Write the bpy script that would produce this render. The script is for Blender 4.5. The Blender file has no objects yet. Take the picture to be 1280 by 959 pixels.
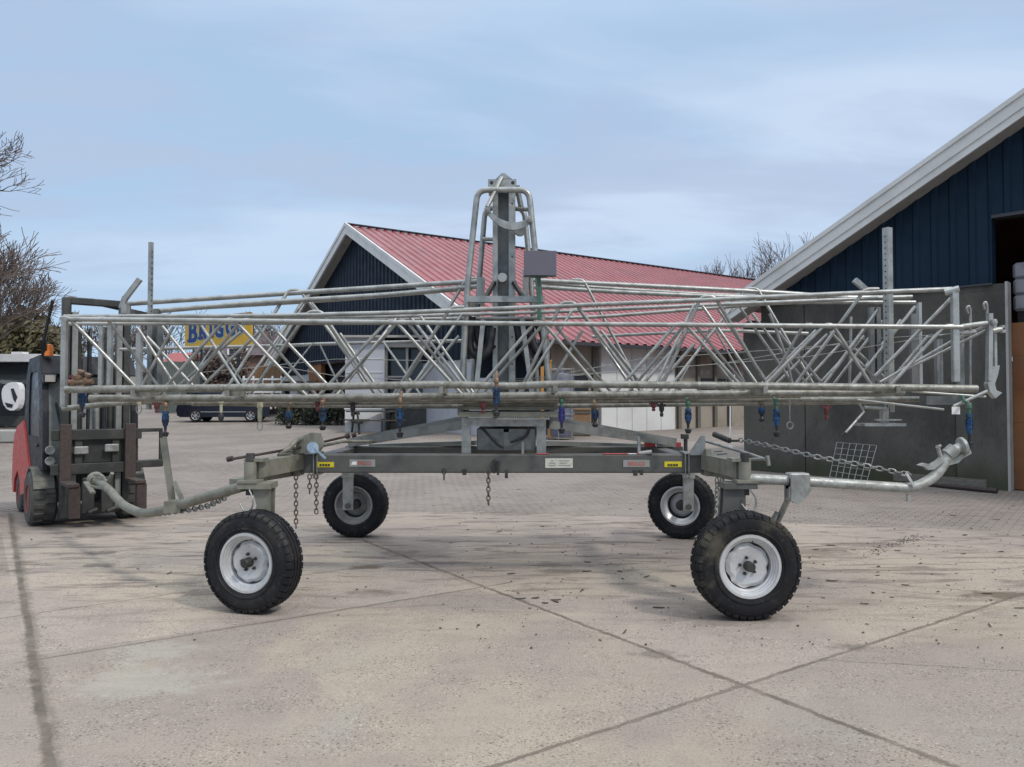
import bpy, math, random
from mathutils import Vector, Matrix
from math import radians as RAD, sin, cos, pi, tan, atan2, sqrt

random.seed(11)
C = bpy.context.scene.collection
V = Vector

# ------------------------------------------------------------------ camera model
FPX, CX, CY, CAMZ = 960.0, 640.0, 479.5, 1.6
TILT = math.atan(25.5 / FPX)


def P(px, py, Y):
    """world point seen at photo pixel (px, py) that lies at depth Y"""
    u = (px - CX) / FPX
    v = (CY - py) / FPX
    dy = cos(TILT) - v * sin(TILT)
    dz = sin(TILT) + v * cos(TILT)
    k = Y / dy
    return V((u * k, Y, CAMZ + dz * k))


def gz(x, y):
    """height of the yard: flat near the camera, rising gently to the rear"""
    t = max(0.0, y - 14.0)
    t = t * t / (t + 3.0) if t > 0 else 0.0
    return 0.0305 * min(t, 60.0)


def G(px, py):
    Y = 3.0
    while Y < 150:
        q = P(px, py, Y)
        if q.z <= gz(q.x, Y):
            return V((q.x, Y, gz(q.x, Y)))
        Y += 0.02
    return P(px, py, 150)


# ------------------------------------------------------------------ mesh helpers
WM = {}


def wm(o):
    return WM[o.name] if o is not None else Matrix.Identity(4)


def props(o, label=None, cat=None, group=None, kind=None):
    if label: o['label'] = label
    if cat: o['category'] = cat
    if group: o['group'] = group
    if kind: o['kind'] = kind
    return o


def thing(name, loc, label, cat, group=None, rz=0.0):
    o = bpy.data.objects.new(name, None)
    o.empty_display_size = 0.3
    C.objects.link(o)
    o.location = loc
    o.rotation_euler = (0, 0, rz)
    WM[o.name] = Matrix.Translation(V(loc)) @ Matrix.Rotation(rz, 4, 'Z')
    return props(o, label, cat, group)


class MB:
    def __init__(self, M=None):
        self.v, self.f, self.mi = [], [], []
        self.M = M
        self.cur = 0

    def add(self, vs, fs):
        b = len(self.v)
        self.v += [V(p) for p in vs]
        for f in fs:
            self.f.append([b + i for i in f])
            self.mi.append(self.cur)
        return self

    def box(self, c, s, R=None):
        c = V(c)
        hx, hy, hz = s[0] / 2, s[1] / 2, s[2] / 2
        pts = [V((x, y, z)) for z in (-hz, hz) for y in (-hy, hy) for x in (-hx, hx)]
        if R is not None:
            pts = [R @ p for p in pts]
        return self.add([c + p for p in pts], [(0, 2, 3, 1), (4, 5, 7, 6), (0, 1, 5, 4), (2, 6, 7, 3), (0, 4, 6, 2), (1, 3, 7, 5)])

    def beam(self, p0, p1, w, h, up=(0, 0, 1), off=(0, 0)):
        """rectangular bar from p0 to p1: w sideways, h along up"""
        p0, p1 = V(p0), V(p1)
        d = (p1 - p0)
        L = d.length
        d.normalize()
        u = V(up) - d * d.dot(V(up))
        if u.length < 1e-4:
            u = V((0, 1, 0)) - d * d.y
        u.normalize()
        s = d.cross(u)
        R = Matrix((d, s, u)).transposed()
        return self.box((p0 + p1) / 2 + s * off[0] + u * off[1], (L, w, h), R)

    def bbox(self, c, s, b=0.01, R=None):
        """box with chamfered edges (one segment)"""
        c = V(c)
        hx, hy, hz = s[0] / 2, s[1] / 2, s[2] / 2
        b = min(b, hx * .9, hy * .9, hz * .9)
        import itertools
        idx, vs = {}, []
        for sx, sy, sz in itertools.product((-1, 1), repeat=3):
            for ax in range(3):
                p = [sx * (hx - b), sy * (hy - b), sz * (hz - b)]
                p[ax] = (sx * hx, sy * hy, sz * hz)[ax]
                idx[(sx, sy, sz, ax)] = len(vs)
                q = V(p)
                vs.append(c + (R @ q if R is not None else q))
        fs = []
        for ax in range(3):
            o1, o2 = [a for a in range(3) if a != ax]
            for sgn in (-1, 1):
                quad = []
                for a, bb in ((-1, -1), (1, -1), (1, 1), (-1, 1)):
                    k = [0, 0, 0]
                    k[ax], k[o1], k[o2] = sgn, a, bb
                    quad.append(idx[(*k, ax)])
                flip = (sgn < 0) != (ax == 1)
                fs.append(quad[::-1] if flip else quad)
        for ax in range(3):
            o1, o2 = [a for a in range(3) if a != ax]
            for a, bb in itertools.product((-1, 1), repeat=2):
                k0, k1 = [0, 0, 0], [0, 0, 0]
                k0[ax], k1[ax] = -1, 1
                k0[o1] = k1[o1] = a
                k0[o2] = k1[o2] = bb
                fs.append([idx[(*k0, o1)], idx[(*k1, o1)], idx[(*k1, o2)], idx[(*k0, o2)]])
        for s3 in itertools.product((-1, 1), repeat=3):
            fs.append([idx[(*s3, 0)], idx[(*s3, 1)], idx[(*s3, 2)]])
        return self.add(vs, fs)

    def tube(self, pts, r, n=8, closed=False, caps=True):
        pts = [V(p) for p in pts]
        m = len(pts)
        rs = r if isinstance(r, (list, tuple)) else [r] * m
        T = []
        for i in range(m):
            if closed:
                a, b = pts[(i - 1) % m], pts[(i + 1) % m]
            else:
                a, b = pts[max(i - 1, 0)], pts[min(i + 1, m - 1)]
            t = b - a
            if t.length < 1e-9:
                t = V((0, 0, 1))
            T.append(t.normalized())
        nrm = V((0, 0, 1)) if abs(T[0].z) < .9 else V((1, 0, 0))
        nrm = (nrm - T[0] * T[0].dot(nrm)).normalized()
        vs, fs = [], []
        for i in range(m):
            nrm = nrm - T[i] * T[i].dot(nrm)
            if nrm.length < 1e-6:
                nrm = T[i].orthogonal()
            nrm.normalize()
            bn = T[i].cross(nrm)
            for k in range(n):
                a = 2 * pi * k / n
                vs.append(pts[i] + (nrm * cos(a) + bn * sin(a)) * rs[i])
        for i in range(m if closed else m - 1):
            j = (i + 1) % m
            for k in range(n):
                k2 = (k + 1) % n
                fs.append((i * n + k, i * n + k2, j * n + k2, j * n + k))
        if caps and not closed:
            fs.append(tuple(range(n))[::-1])
            fs.append(tuple((m - 1) * n + k for k in range(n)))
        return self.add(vs, fs)

    def lathe(self, prof, n=24, M=None, closed=False):
        """profile [(r, z)] revolved round local Z"""
        M = M or Matrix.Identity(4)
        vs, fs = [], []
        m = len(prof)
        for r, z in prof:
            for k in range(n):
                a = 2 * pi * k / n
                vs.append(M @ V((r * cos(a), r * sin(a), z)))
        for i in range(m if closed else m - 1):
            j = (i + 1) % m
            for k in range(n):
                k2 = (k + 1) % n
                fs.append((i * n + k, i * n + k2, j * n + k2, j * n + k))
        if not closed:
            if prof[0][0] > 1e-6: fs.append(tuple(range(n))[::-1])
            if prof[-1][0] > 1e-6: fs.append(tuple((m - 1) * n + k for k in range(n)))
        return self.add(vs, fs)

    def prism(self, poly, d0, d1, M=None):
        """2-D polygon (x, y) extruded along local z from d0 to d1"""
        M = M or Matrix.Identity(4)
        n = len(poly)
        vs = [M @ V((x, y, d0)) for x, y in poly] + [M @ V((x, y, d1)) for x, y in poly]
        fs = [tuple(range(n))[::-1], tuple(range(n, 2 * n))]
        fs += [(i, (i + 1) % n, n + (i + 1) % n, n + i) for i in range(n)]
        return self.add(vs, fs)

    def islands(self):
        """split into one MB per connected piece"""
        par = list(range(len(self.v)))

        def find(i):
            while par[i] != i:
                par[i] = par[par[i]]
                i = par[i]
            return i
        for f in self.f:
            r = find(f[0])
            for i in f[1:]: par[find(i)] = r
        groups = {}
        for f in self.f: groups.setdefault(find(f[0]), []).append(f)
        out = []
        for fs in groups.values():
            m = MB(self.M)
            ids = sorted({i for f in fs for i in f})
            mp = {i: k for k, i in enumerate(ids)}
            m.v = [self.v[i] for i in ids]
            m.f = [[mp[i] for i in f] for f in fs]
            m.mi = [0] * len(m.f)
            out.append(m)
        return out

    def build_each(self, name, mats, parent=None, smooth=None):
        return [m.build(name, mats, parent, smooth) for m in self.islands()]

    def build(self, name, mats, parent=None, smooth=None, label=None):
        vs = [self.M @ p for p in self.v] if self.M else self.v
        lo = V((min(p.x for p in vs), min(p.y for p in vs), min(p.z for p in vs)))
        hi = V((max(p.x for p in vs), max(p.y for p in vs), max(p.z for p in vs)))
        c = V(((lo.x + hi.x) / 2, (lo.y + hi.y) / 2, lo.z))
        PW = wm(parent)
        loc = PW.inverted() @ c
        Rinv = PW.to_3x3().inverted()
        me = bpy.data.meshes.new(name)
        me.from_pydata([Rinv @ (p - c) for p in vs], [], self.f)
        mats = mats if isinstance(mats, (list, tuple)) else [mats]
        for m in mats: me.materials.append(m)
        if len(mats) > 1:
            me.polygons.foreach_set('material_index', self.mi)
        me.validate()
        if smooth is not None:
            me.polygons.foreach_set('use_smooth', [True] * len(me.polygons))
            try:
                me.set_sharp_from_angle(angle=RAD(smooth))
            except Exception:
                pass
        me.update()
        import bmesh
        bm = bmesh.new()
        bm.from_mesh(me)
        bmesh.ops.recalc_face_normals(bm, faces=bm.faces)
        bm.to_mesh(me)
        bm.free()
        o = bpy.data.objects.new(name, me)
        C.objects.link(o)
        o.location = loc
        if parent is not None: o.parent = parent
        WM[o.name] = PW @ Matrix.Translation(loc)
        if label: o['label'] = label
        return o


def copy_tree(o, parent=None):
    c = o.copy()
    C.objects.link(c)
    if parent is not None: c.parent = parent
    for ch in list(o.children):
        copy_tree(ch, c)
    return c


def frame(origin, x, y=None, z=None):
    """4x4 with given local axes"""
    x = V(x).normalized()
    if z is None: z = x.cross(V(y)).normalized()
    else: z = V(z).normalized()
    y = z.cross(x).normalized()
    M = Matrix((x, y, z)).transposed().to_4x4()
    M.translation = V(origin)
    return M


def axis_frame(origin, z):
    z = V(z).normalized()
    x = z.orthogonal().normalized()
    y = z.cross(x)
    M = Matrix((x, y, z)).transposed().to_4x4()
    M.translation = V(origin)
    return M


def fillet(pts, rad, n=4):
    """polyline with its inner corners rounded"""
    pts = [V(p) for p in pts]
    out = [pts[0]]
    for i in range(1, len(pts) - 1):
        a, b, c = pts[i - 1], pts[i], pts[i + 1]
        d1, d2 = (a - b), (c - b)
        r = min(rad, d1.length * .45, d2.length * .45)
        s, e = b + d1.normalized() * r, b + d2.normalized() * r
        for k in range(n + 1):
            t = k / n
            out.append(s * (1 - t) ** 2 + b * 2 * t * (1 - t) + e * t * t)
    out.append(pts[-1])
    return out


def chain_mesh(mb, pts, link=0.05, r=0.006, wide=0.016):
    """steel chain along a polyline"""
    pts = [V(p) for p in pts]
    seg = [(pts[i + 1] - pts[i]).length for i in range(len(pts) - 1)]
    total = sum(seg)
    n = max(2, int(total / (link * .78)))

    def at(s):
        for i, L in enumerate(seg):
            if s <= L or i == len(seg) - 1:
                return pts[i].lerp(pts[i + 1], min(1, s / max(L, 1e-6))), (pts[i + 1] - pts[i]).normalized()
            s -= L
    for k in range(n):
        c, t = at((k + .5) * total / n)
        a = t.orthogonal().normalized()
        b = t.cross(a)
        ang = (k % 2) * pi / 2 + .5 + random.uniform(-.2, .2)
        s = a * cos(ang) + b * sin(ang)
        loop = []
        for j in range(10):
            th = 2 * pi * j / 10
            ct, st = cos(th), sin(th)
            loop.append(c + t * (link * .5 * (abs(ct) ** .7) * (1 if ct > 0 else -1)) + s * (wide * st))
        mb.tube(loop, r, 5, closed=True)


def text_mesh(txt, size, bold=0.0, depth=0.004):
    cu = bpy.data.curves.new('lettering', 'FONT')
    cu.body = txt
    cu.size = size
    cu.offset = bold
    cu.extrude = depth
    cu.resolution_u = 3
    ob = bpy.data.objects.new('lettering_source', cu)
    C.objects.link(ob)
    dg = bpy.context.evaluated_depsgraph_get()
    me = ob.evaluated_get(dg).to_mesh()
    vs = [v.co.copy() for v in me.vertices]
    fs = [tuple(p.vertices) for p in me.polygons]
    ob.evaluated_get(dg).to_mesh_clear()
    bpy.data.objects.remove(ob)
    bpy.data.curves.remove(cu)
    return vs, fs


# ------------------------------------------------------------------ materials
def nd(nt, typ, **kw):
    n = nt.nodes.new(typ)
    for k, v in kw.items():
        setattr(n, k, v)
    return n


def mth(nt, op, a, b=None, clamp=False):
    n = nt.nodes.new('ShaderNodeMath')
    n.operation = op
    n.use_clamp = clamp
    for i, x in enumerate((a, b)):
        if x is None: continue
        if isinstance(x, (int, float)): n.inputs[i].default_value = x
        else: nt.links.new(x, n.inputs[i])
    return n.outputs[0]


def mixc(nt, fac, a, b, blend='MIX'):
    n = nt.nodes.new('ShaderNodeMix')
    n.data_type = 'RGBA'
    n.blend_type = blend
    for k, x in ((0, fac), (6, a), (7, b)):
        if isinstance(x, (int, float)): n.inputs[k].default_value = x
        elif isinstance(x, tuple): n.inputs[k].default_value = (*x[:3], 1)
        else: nt.links.new(x, n.inputs[k])
    return n.outputs[2]


def noise(nt, vec, scale, detail=4, rough=.55, out=0, dist=0.0):
    n = nt.nodes.new('ShaderNodeTexNoise')
    n.inputs['Scale'].default_value = scale
    n.inputs['Detail'].default_value = detail
    n.inputs['Roughness'].default_value = rough
    n.inputs['Distortion'].default_value = dist
    if vec is not None: nt.links.new(vec, n.inputs['Vector'])
    return n.outputs[out]


def ramp(nt, x, p0, p1, c0=0.0, c1=1.0):
    n = nt.nodes.new('ShaderNodeMapRange')
    n.clamp = True
    n.interpolation_type = 'SMOOTHSTEP'
    n.inputs[1].default_value, n.inputs[2].default_value = p0, p1
    n.inputs[3].default_value, n.inputs[4].default_value = c0, c1
    nt.links.new(x, n.inputs[0])
    return n.outputs[0]


def newmat(name):
    m = bpy.data.materials.new(name)
    m.use_nodes = True
    nt = m.node_tree
    return m, nt, nt.nodes['Principled BSDF']


def worldpos(nt, scale=(1, 1, 1)):
    g = nt.nodes.new('ShaderNodeNewGeometry')
    mp = nt.nodes.new('ShaderNodeMapping')
    mp.inputs['Scale'].default_value = scale
    nt.links.new(g.outputs['Position'], mp.inputs['Vector'])
    return mp.outputs[0]


def mat(name, col, rough=.6, metal=0.0, col2=None, sc=6.0, lo=.45, hi=.7, col3=None, sc3=30.0, f3=.5, bump=0.0, bsc=60.0, stretch=(1, 1, 1), spec=.5, rvar=.12):
    """surface with two layers of wear: col -> col2 in patches, col3 as fine specks"""
    m, nt, b = newmat(name)
    p = worldpos(nt, stretch)
    c = None
    if col2 is not None:
        f = ramp(nt, noise(nt, p, sc, 5, .6), lo, hi)
        c = mixc(nt, f, col, col2)
    if col3 is not None:
        f = ramp(nt, noise(nt, p, sc3, 4, .65), .55, .72, 0, f3)
        c = mixc(nt, f, c if c is not None else col, col3)
    if c is None: b.inputs['Base Color'].default_value = (*col, 1)
    else: nt.links.new(c, b.inputs['Base Color'])
    b.inputs['Metallic'].default_value = metal
    b.inputs['Specular IOR Level'].default_value = spec
    r = noise(nt, p, sc * 2.3, 3)
    nt.links.new(ramp(nt, r, .25, .75, max(.02, rough - rvar), min(1, rough + rvar)), b.inputs['Roughness'])
    if bump:
        bp = nt.nodes.new('ShaderNodeBump')
        bp.inputs['Strength'].default_value = bump
        bp.inputs['Distance'].default_value = .01
        nt.links.new(noise(nt, p, bsc, 4), bp.inputs['Height'])
        nt.links.new(bp.outputs[0], b.inputs['Normal'])
    return m


M_ = {}
M_['galv'] = mat('galvanised_steel', (.36, .365, .35), .40, .6, (.25, .255, .24), 9, .4, .65, (.48, .485, .46), 45, .5)
M_['galv_dark'] = mat('dull_galvanised_steel', (.19, .195, .19), .48, .5, (.12, .13, .13), 6, .4, .65, (.22, .23, .23), 40, .4)
M_['galv_light'] = mat('bright_galvanised_steel', (.40, .405, .385), .36, .55, (.29, .295, .28), 8, .4, .7, (.5, .505, .49), 40, .4)
M_['galv_dirty'] = mat('weathered_zinc_pipe', (.25, .248, .225), .5, .4, (.15, .148, .122), 12, .4, .65, (.43, .43, .40), 34, .7, bump=.15)
M_['galv_mossy'] = mat('weathered_zinc_plate', (.225, .22, .182), .6, .25, (.145, .14, .108), 7, .4, .7, (.31, .305, .265), 40, .5)
M_['greypaint'] = mat('grey_frame_paint', (.098, .098, .09), .5, .1, (.074, .074, .067), 5, .4, .7, (.17, .17, .15), 30, .3)
M_['greytop'] = mat('scuffed_grey_frame_paint', (.22, .23, .22), .55, .15, (.15, .155, .145), 6)
M_['towzinc'] = mat('dirty_zinc_tube', (.34, .35, .335), .5, .25, (.22, .225, .205), 14, .4, .65, (.46, .47, .45), 50, .5)
M_['rust'] = mat('rusty_steel', (.075, .054, .048), .8, .25, (.05, .04, .037), 30, .4, .6, (.16, .12, .10), 60, .5)
M_['chain'] = mat('worn_chain_steel', (.13, .10, .085), .6, .55, (.2, .14, .11), 40)
M_['chainlight'] = mat('zinc_chain', (.3, .31, .3), .5, .6, (.2, .2, .19), 40)
M_['black'] = mat('black_plastic', (.012, .013, .016), .45, 0, (.03, .03, .034), 12)
M_['rubber'] = mat('tyre_rubber', (.010, .011, .015), .62, 0, (.024, .023, .023), 4, .42, .66, (.085, .076, .062), 18, .45, bump=.1, spec=.25)
M_['rubberdust'] = mat('dusty_tyre_rubber', (.012, .012, .014), .8, 0, (.075, .068, .05), 4.5, .5, .75, (.09, .08, .06), 24, .25, bump=.1, spec=.25)
M_['tyregrey'] = mat('worn_forklift_tyre', (.055, .055, .052), .85, 0, (.085, .083, .075), 9, .4, .7)
M_['rim'] = mat('silver_wheel_paint', (.55, .555, .56), .38, .35, (.47, .47, .465), 6, .45, .75, (.28, .26, .23), 20, .35)
M_['rimdull'] = mat('dusty_wheel_paint', (.30, .30, .295), .5, .3, (.2, .195, .185), 8, .4, .7)
M_['blueplastic'] = mat('blue_nozzle_plastic', (.008, .06, .17), .45, 0, (.008, .016, .035), 16, .42, .56, (.08, .1, .12), 60, .4)
M_['violetplastic'] = mat('violet_nozzle_plastic', (.025, .03, .15), .4, 0, (.02, .02, .12), 30)
M_['brass'] = mat('aged_brass', (.17, .125, .08), .5, .4, (.22, .08, .06), 40)
M_['redplastic'] = mat('red_plastic', (.12, .022, .026), .6, 0, (.07, .03, .03), 30)
M_['palefit'] = mat('pale_nozzle_fitting', (.45, .44, .3), .5, 0, (.3, .29, .2), 30)
M_['greenpaint'] = mat('dark_green_clamp', (.035, .12, .08), .6, .1, (.1, .13, .11), 20)
M_['panelgrey'] = mat('mauve_grey_panel', (.115, .105, .135), .55, 0, (.105, .098, .125), 5)
M_['yellow'] = mat('yellow_sticker', (.62, .52, .02), .5, 0)
M_['whitestick'] = mat('cream_data_plate', (.55, .55, .47), .5, 0, (.45, .45, .38), 30)
M_['plategrey'] = mat('grey_name_plate', (.26, .27, .26), .5, 0)
M_['redprint'] = mat('faded_red_print', (.42, .1, .07), .6)
M_['redtape'] = mat('red_marking_tape', (.55, .06, .06), .5, 0, (.4, .07, .07), 20)
M_['whitetape'] = mat('white_marking_tape', (.72, .72, .7), .5)
M_['redpaint'] = mat('red_forklift_paint', (.48, .045, .035), .42, 0, (.38, .045, .04), 6, .4, .7, (.2, .06, .05), 25, .3)
M_['rimred'] = mat('dusty_dark_red_rim', (.16, .03, .026), .6, 0, (.10, .05, .045), 8)
M_['charcoal'] = mat('charcoal_cab_paint', (.019, .020, .026), .5, 0, (.028, .029, .034), 6, .4, .7, spec=.25)
M_['cabgrey'] = mat('grey_cab_step', (.12, .12, .105), .7, 0, (.08, .08, .07), 8)
M_['mastgrey'] = mat('greasy_mast_steel', (.035, .036, .035), .55, .3, (.065, .065, .06), 5, .4, .7)
M_['orange'] = mat('orange_beacon', (.75, .2, .03), .35)
M_['white'] = mat('white_paint', (.74, .75, .76), .45, 0, (.66, .67, .68), 4)
M_['trim'] = mat('white_roof_trim', (.60, .60, .585), .5, 0, (.52, .52, .5), 1.5, .4, .7, (.4, .4, .37), 12, .25)
M_['soffit'] = mat('grey_soffit', (.33, .32, .30), .7, 0, (.26, .25, .235), 2)  # greyer than the trim: the soffit's weaker light is put into the colour
M_['navy'] = mat('navy_steel_cladding', (.006, .018, .036), .55, .0, (.008, .023, .043), 1.2, .35, .7, (.012, .02, .03), 14, .3, spec=.15)
M_['slate'] = mat('slate_blue_cladding', (.0095, .0165, .030), .55, 0, (.0125, .021, .035), 1.0, .35, .7, spec=.2)
M_['redroof'] = mat('red_steel_roofing', (.27, .070, .078), .42, 0, (.215, .060, .066), .5, .35, .7, (.31, .115, .12), 5, .5)
M_['darkmetal'] = mat('dark_gutter', (.03, .032, .04), .5)
def wall_material():
    m, nt, b = newmat('stained_concrete_panel')
    p = worldpos(nt, (1, 1, .5))
    c = mixc(nt, ramp(nt, noise(nt, p, .9, 6, .65, dist=.5), .36, .66), (.058, .057, .051), (.105, .10, .088))
    c = mixc(nt, ramp(nt, noise(nt, p, 4, 6, .7), .52, .75, 0, .55), c, (.105, .10, .088))
    c = mixc(nt, ramp(nt, noise(nt, p, 22, 4, .7), .5, .75, 0, .4), c, (.02, .02, .018))
    q = worldpos(nt, (1.3, 1.3, .12))
    c = mixc(nt, ramp(nt, noise(nt, q, 2.6, 5, .7), .54, .74, 0, .5), c, (.10, .097, .086))
    g = nt.nodes.new('ShaderNodeNewGeometry')
    sp = nt.nodes.new('ShaderNodeSeparateXYZ')
    nt.links.new(g.outputs['Position'], sp.inputs[0])
    alg = mth(nt, 'MULTIPLY', ramp(nt, mth(nt, 'ADD', sp.outputs[2], mth(nt, 'MULTIPLY', noise(nt, p, 2.2, 5, .7), .9)), .55, 1.05, 1, 0), .7)
    c = mixc(nt, alg, c, (.05, .055, .028))
    nt.links.new(c, b.inputs['Base Color'])
    b.inputs['Roughness'].default_value = .9
    b.inputs['Specular IOR Level'].default_value = .15
    bp = nt.nodes.new('ShaderNodeBump')
    bp.inputs['Strength'].default_value = .2
    bp.inputs['Distance'].default_value = .01
    nt.links.new(noise(nt, p, 18, 5, .7), bp.inputs['Height'])
    nt.links.new(bp.outputs[0], b.inputs['Normal'])
    return m


M_['concretewall'] = wall_material()
M_['slot'] = mat('dark_wheel_slot', (.03, .03, .03), .8)
M_['beigewall'] = mat('beige_concrete_panel', (.30, .27, .225), .85, 0, (.22, .2, .165), .8, .4, .65, (.36, .33, .28), 6, .3)
M_['whitepanel'] = mat('white_panel', (.62, .635, .63), .55, 0, (.55, .56, .555), .7, .4, .7)
M_['lilacpanel'] = mat('pale_grey_panel', (.4, .415, .45), .6, 0, (.34, .35, .38), .8, .4, .7)
M_['dark'] = mat('dark_interior', (.012, .012, .014), .9)
M_['darkgrey'] = mat('dark_grey_board', (.05, .052, .05), .8, 0, (.08, .08, .07), 2)
M_['brownboard'] = mat('red_brown_board', (.21, .088, .03), .75, 0, (.16, .06, .024), .9, .4, .65, (.16, .075, .03), 5, .4)
M_['wood'] = mat('weathered_wood', (.10, .095, .08), .8, 0, (.16, .15, .13), 9, .4, .7, stretch=(1, 1, 6))
M_['crate'] = mat('brown_crate_wood', (.25, .15, .08), .8, 0, (.18, .11, .06), 6)
M_['sack'] = mat('grey_woven_sack', (.20, .20, .22), .8, 0, (.13, .13, .15), 3)
M_['carpaint'] = mat('dark_blue_car_paint', (.010, .012, .022), .25, .2)
M_['carglass'] = mat('dark_car_glass', (.012, .016, .02), .12)
M_['alloy'] = mat('alloy_wheel', (.45, .45, .47), .35, .5)
M_['signyellow'] = mat('yellow_sign_board', (.62, .36, .02), .5, 0, (.55, .33, .03), 2)
M_['signblue'] = mat('dark_blue_letter', (.006, .03, .16), .45)
M_['signcyan'] = mat('pale_blue_letter_edge', (.3, .55, .6), .5)
M_['signbrown'] = mat('brown_sign_border', (.30, .12, .03), .6)
M_['bark'] = mat('grey_brown_bark', (.075, .062, .05), .9, 0, (.05, .042, .036), 9)
M_['twig'] = mat('brown_twig', (.105, .082, .07), .9, 0, (.07, .056, .05), 3)
M_['hedge'] = mat('olive_hedge', (.13, .115, .06), .9, 0, (.085, .075, .042), 4)
M_['leafdark'] = mat('dark_evergreen_leaf', (.03, .04, .024), .8, 0, (.05, .055, .03), 3)
M_['litter'] = mat('dry_leaf_litter', (.06, .045, .033), .9, 0, (.10, .075, .055), 30)
M_['brick'] = mat('brown_brick', (.19, .12, .09), .85, 0, (.14, .09, .07), 5)
M_['rooftile'] = mat('dark_roof_tile', (.09, .065, .075), .8, 0, (.07, .05, .06), 3)
M_['housered'] = mat('faded_red_roof', (.3, .09, .09), .8, 0, (.24, .08, .08), 3)
M_['greenshed'] = mat('grey_green_board', (.10, .12, .11), .8, 0, (.13, .145, .13), 2)
M_['orangewood'] = mat('orange_timber', (.42, .2, .05), .7)
M_['darkwood'] = mat('dark_weathered_wood', (.045, .045, .04), .85, 0, (.075, .073, .065), 9, .4, .7, spec=.2)
M_['lorryglass'] = mat('sky_reflecting_glass', (.02, .03, .035), .08, 0, spec=1.0)
M_['glass'] = mat('window_glass', (.03, .035, .042), .12)
# ------------------------------------------------------------------ the yard
BRN, DRK, PAL = (.10, .078, .058), (.085, .075, .07), (.33, .325, .30)
STAINS = ((130, 690, .22, .16, .75, DRK), (128, 706, .25, .12, .7, DRK), (118, 668, .3, .2, .5, DRK), (460, 708, .20, .12, .8, BRN), (500, 690, .25, .2, .5, BRN), (470, 740, .3, .12, .45, BRN),
          (1245, 742, .40, .16, .8, BRN), (1060, 806, .16, .08, .6, DRK), (250, 740, .25, .14, .5, DRK), (700, 712, .3, .1, .6, DRK), (830, 655, .6, .35, .5, DRK), (640, 640, .9, .4, .45, DRK),
          (1010, 690, .5, .25, .5, BRN), (1090, 680, .6, .2, .55, DRK), (900, 770, .5, .3, .35, DRK), (180, 850, .5, .3, .5, PAL), (200, 810, .35, .22, .45, PAL), (820, 815, .18, .1, .5, DRK), (420, 660, .5, .3, .4, DRK))


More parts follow.
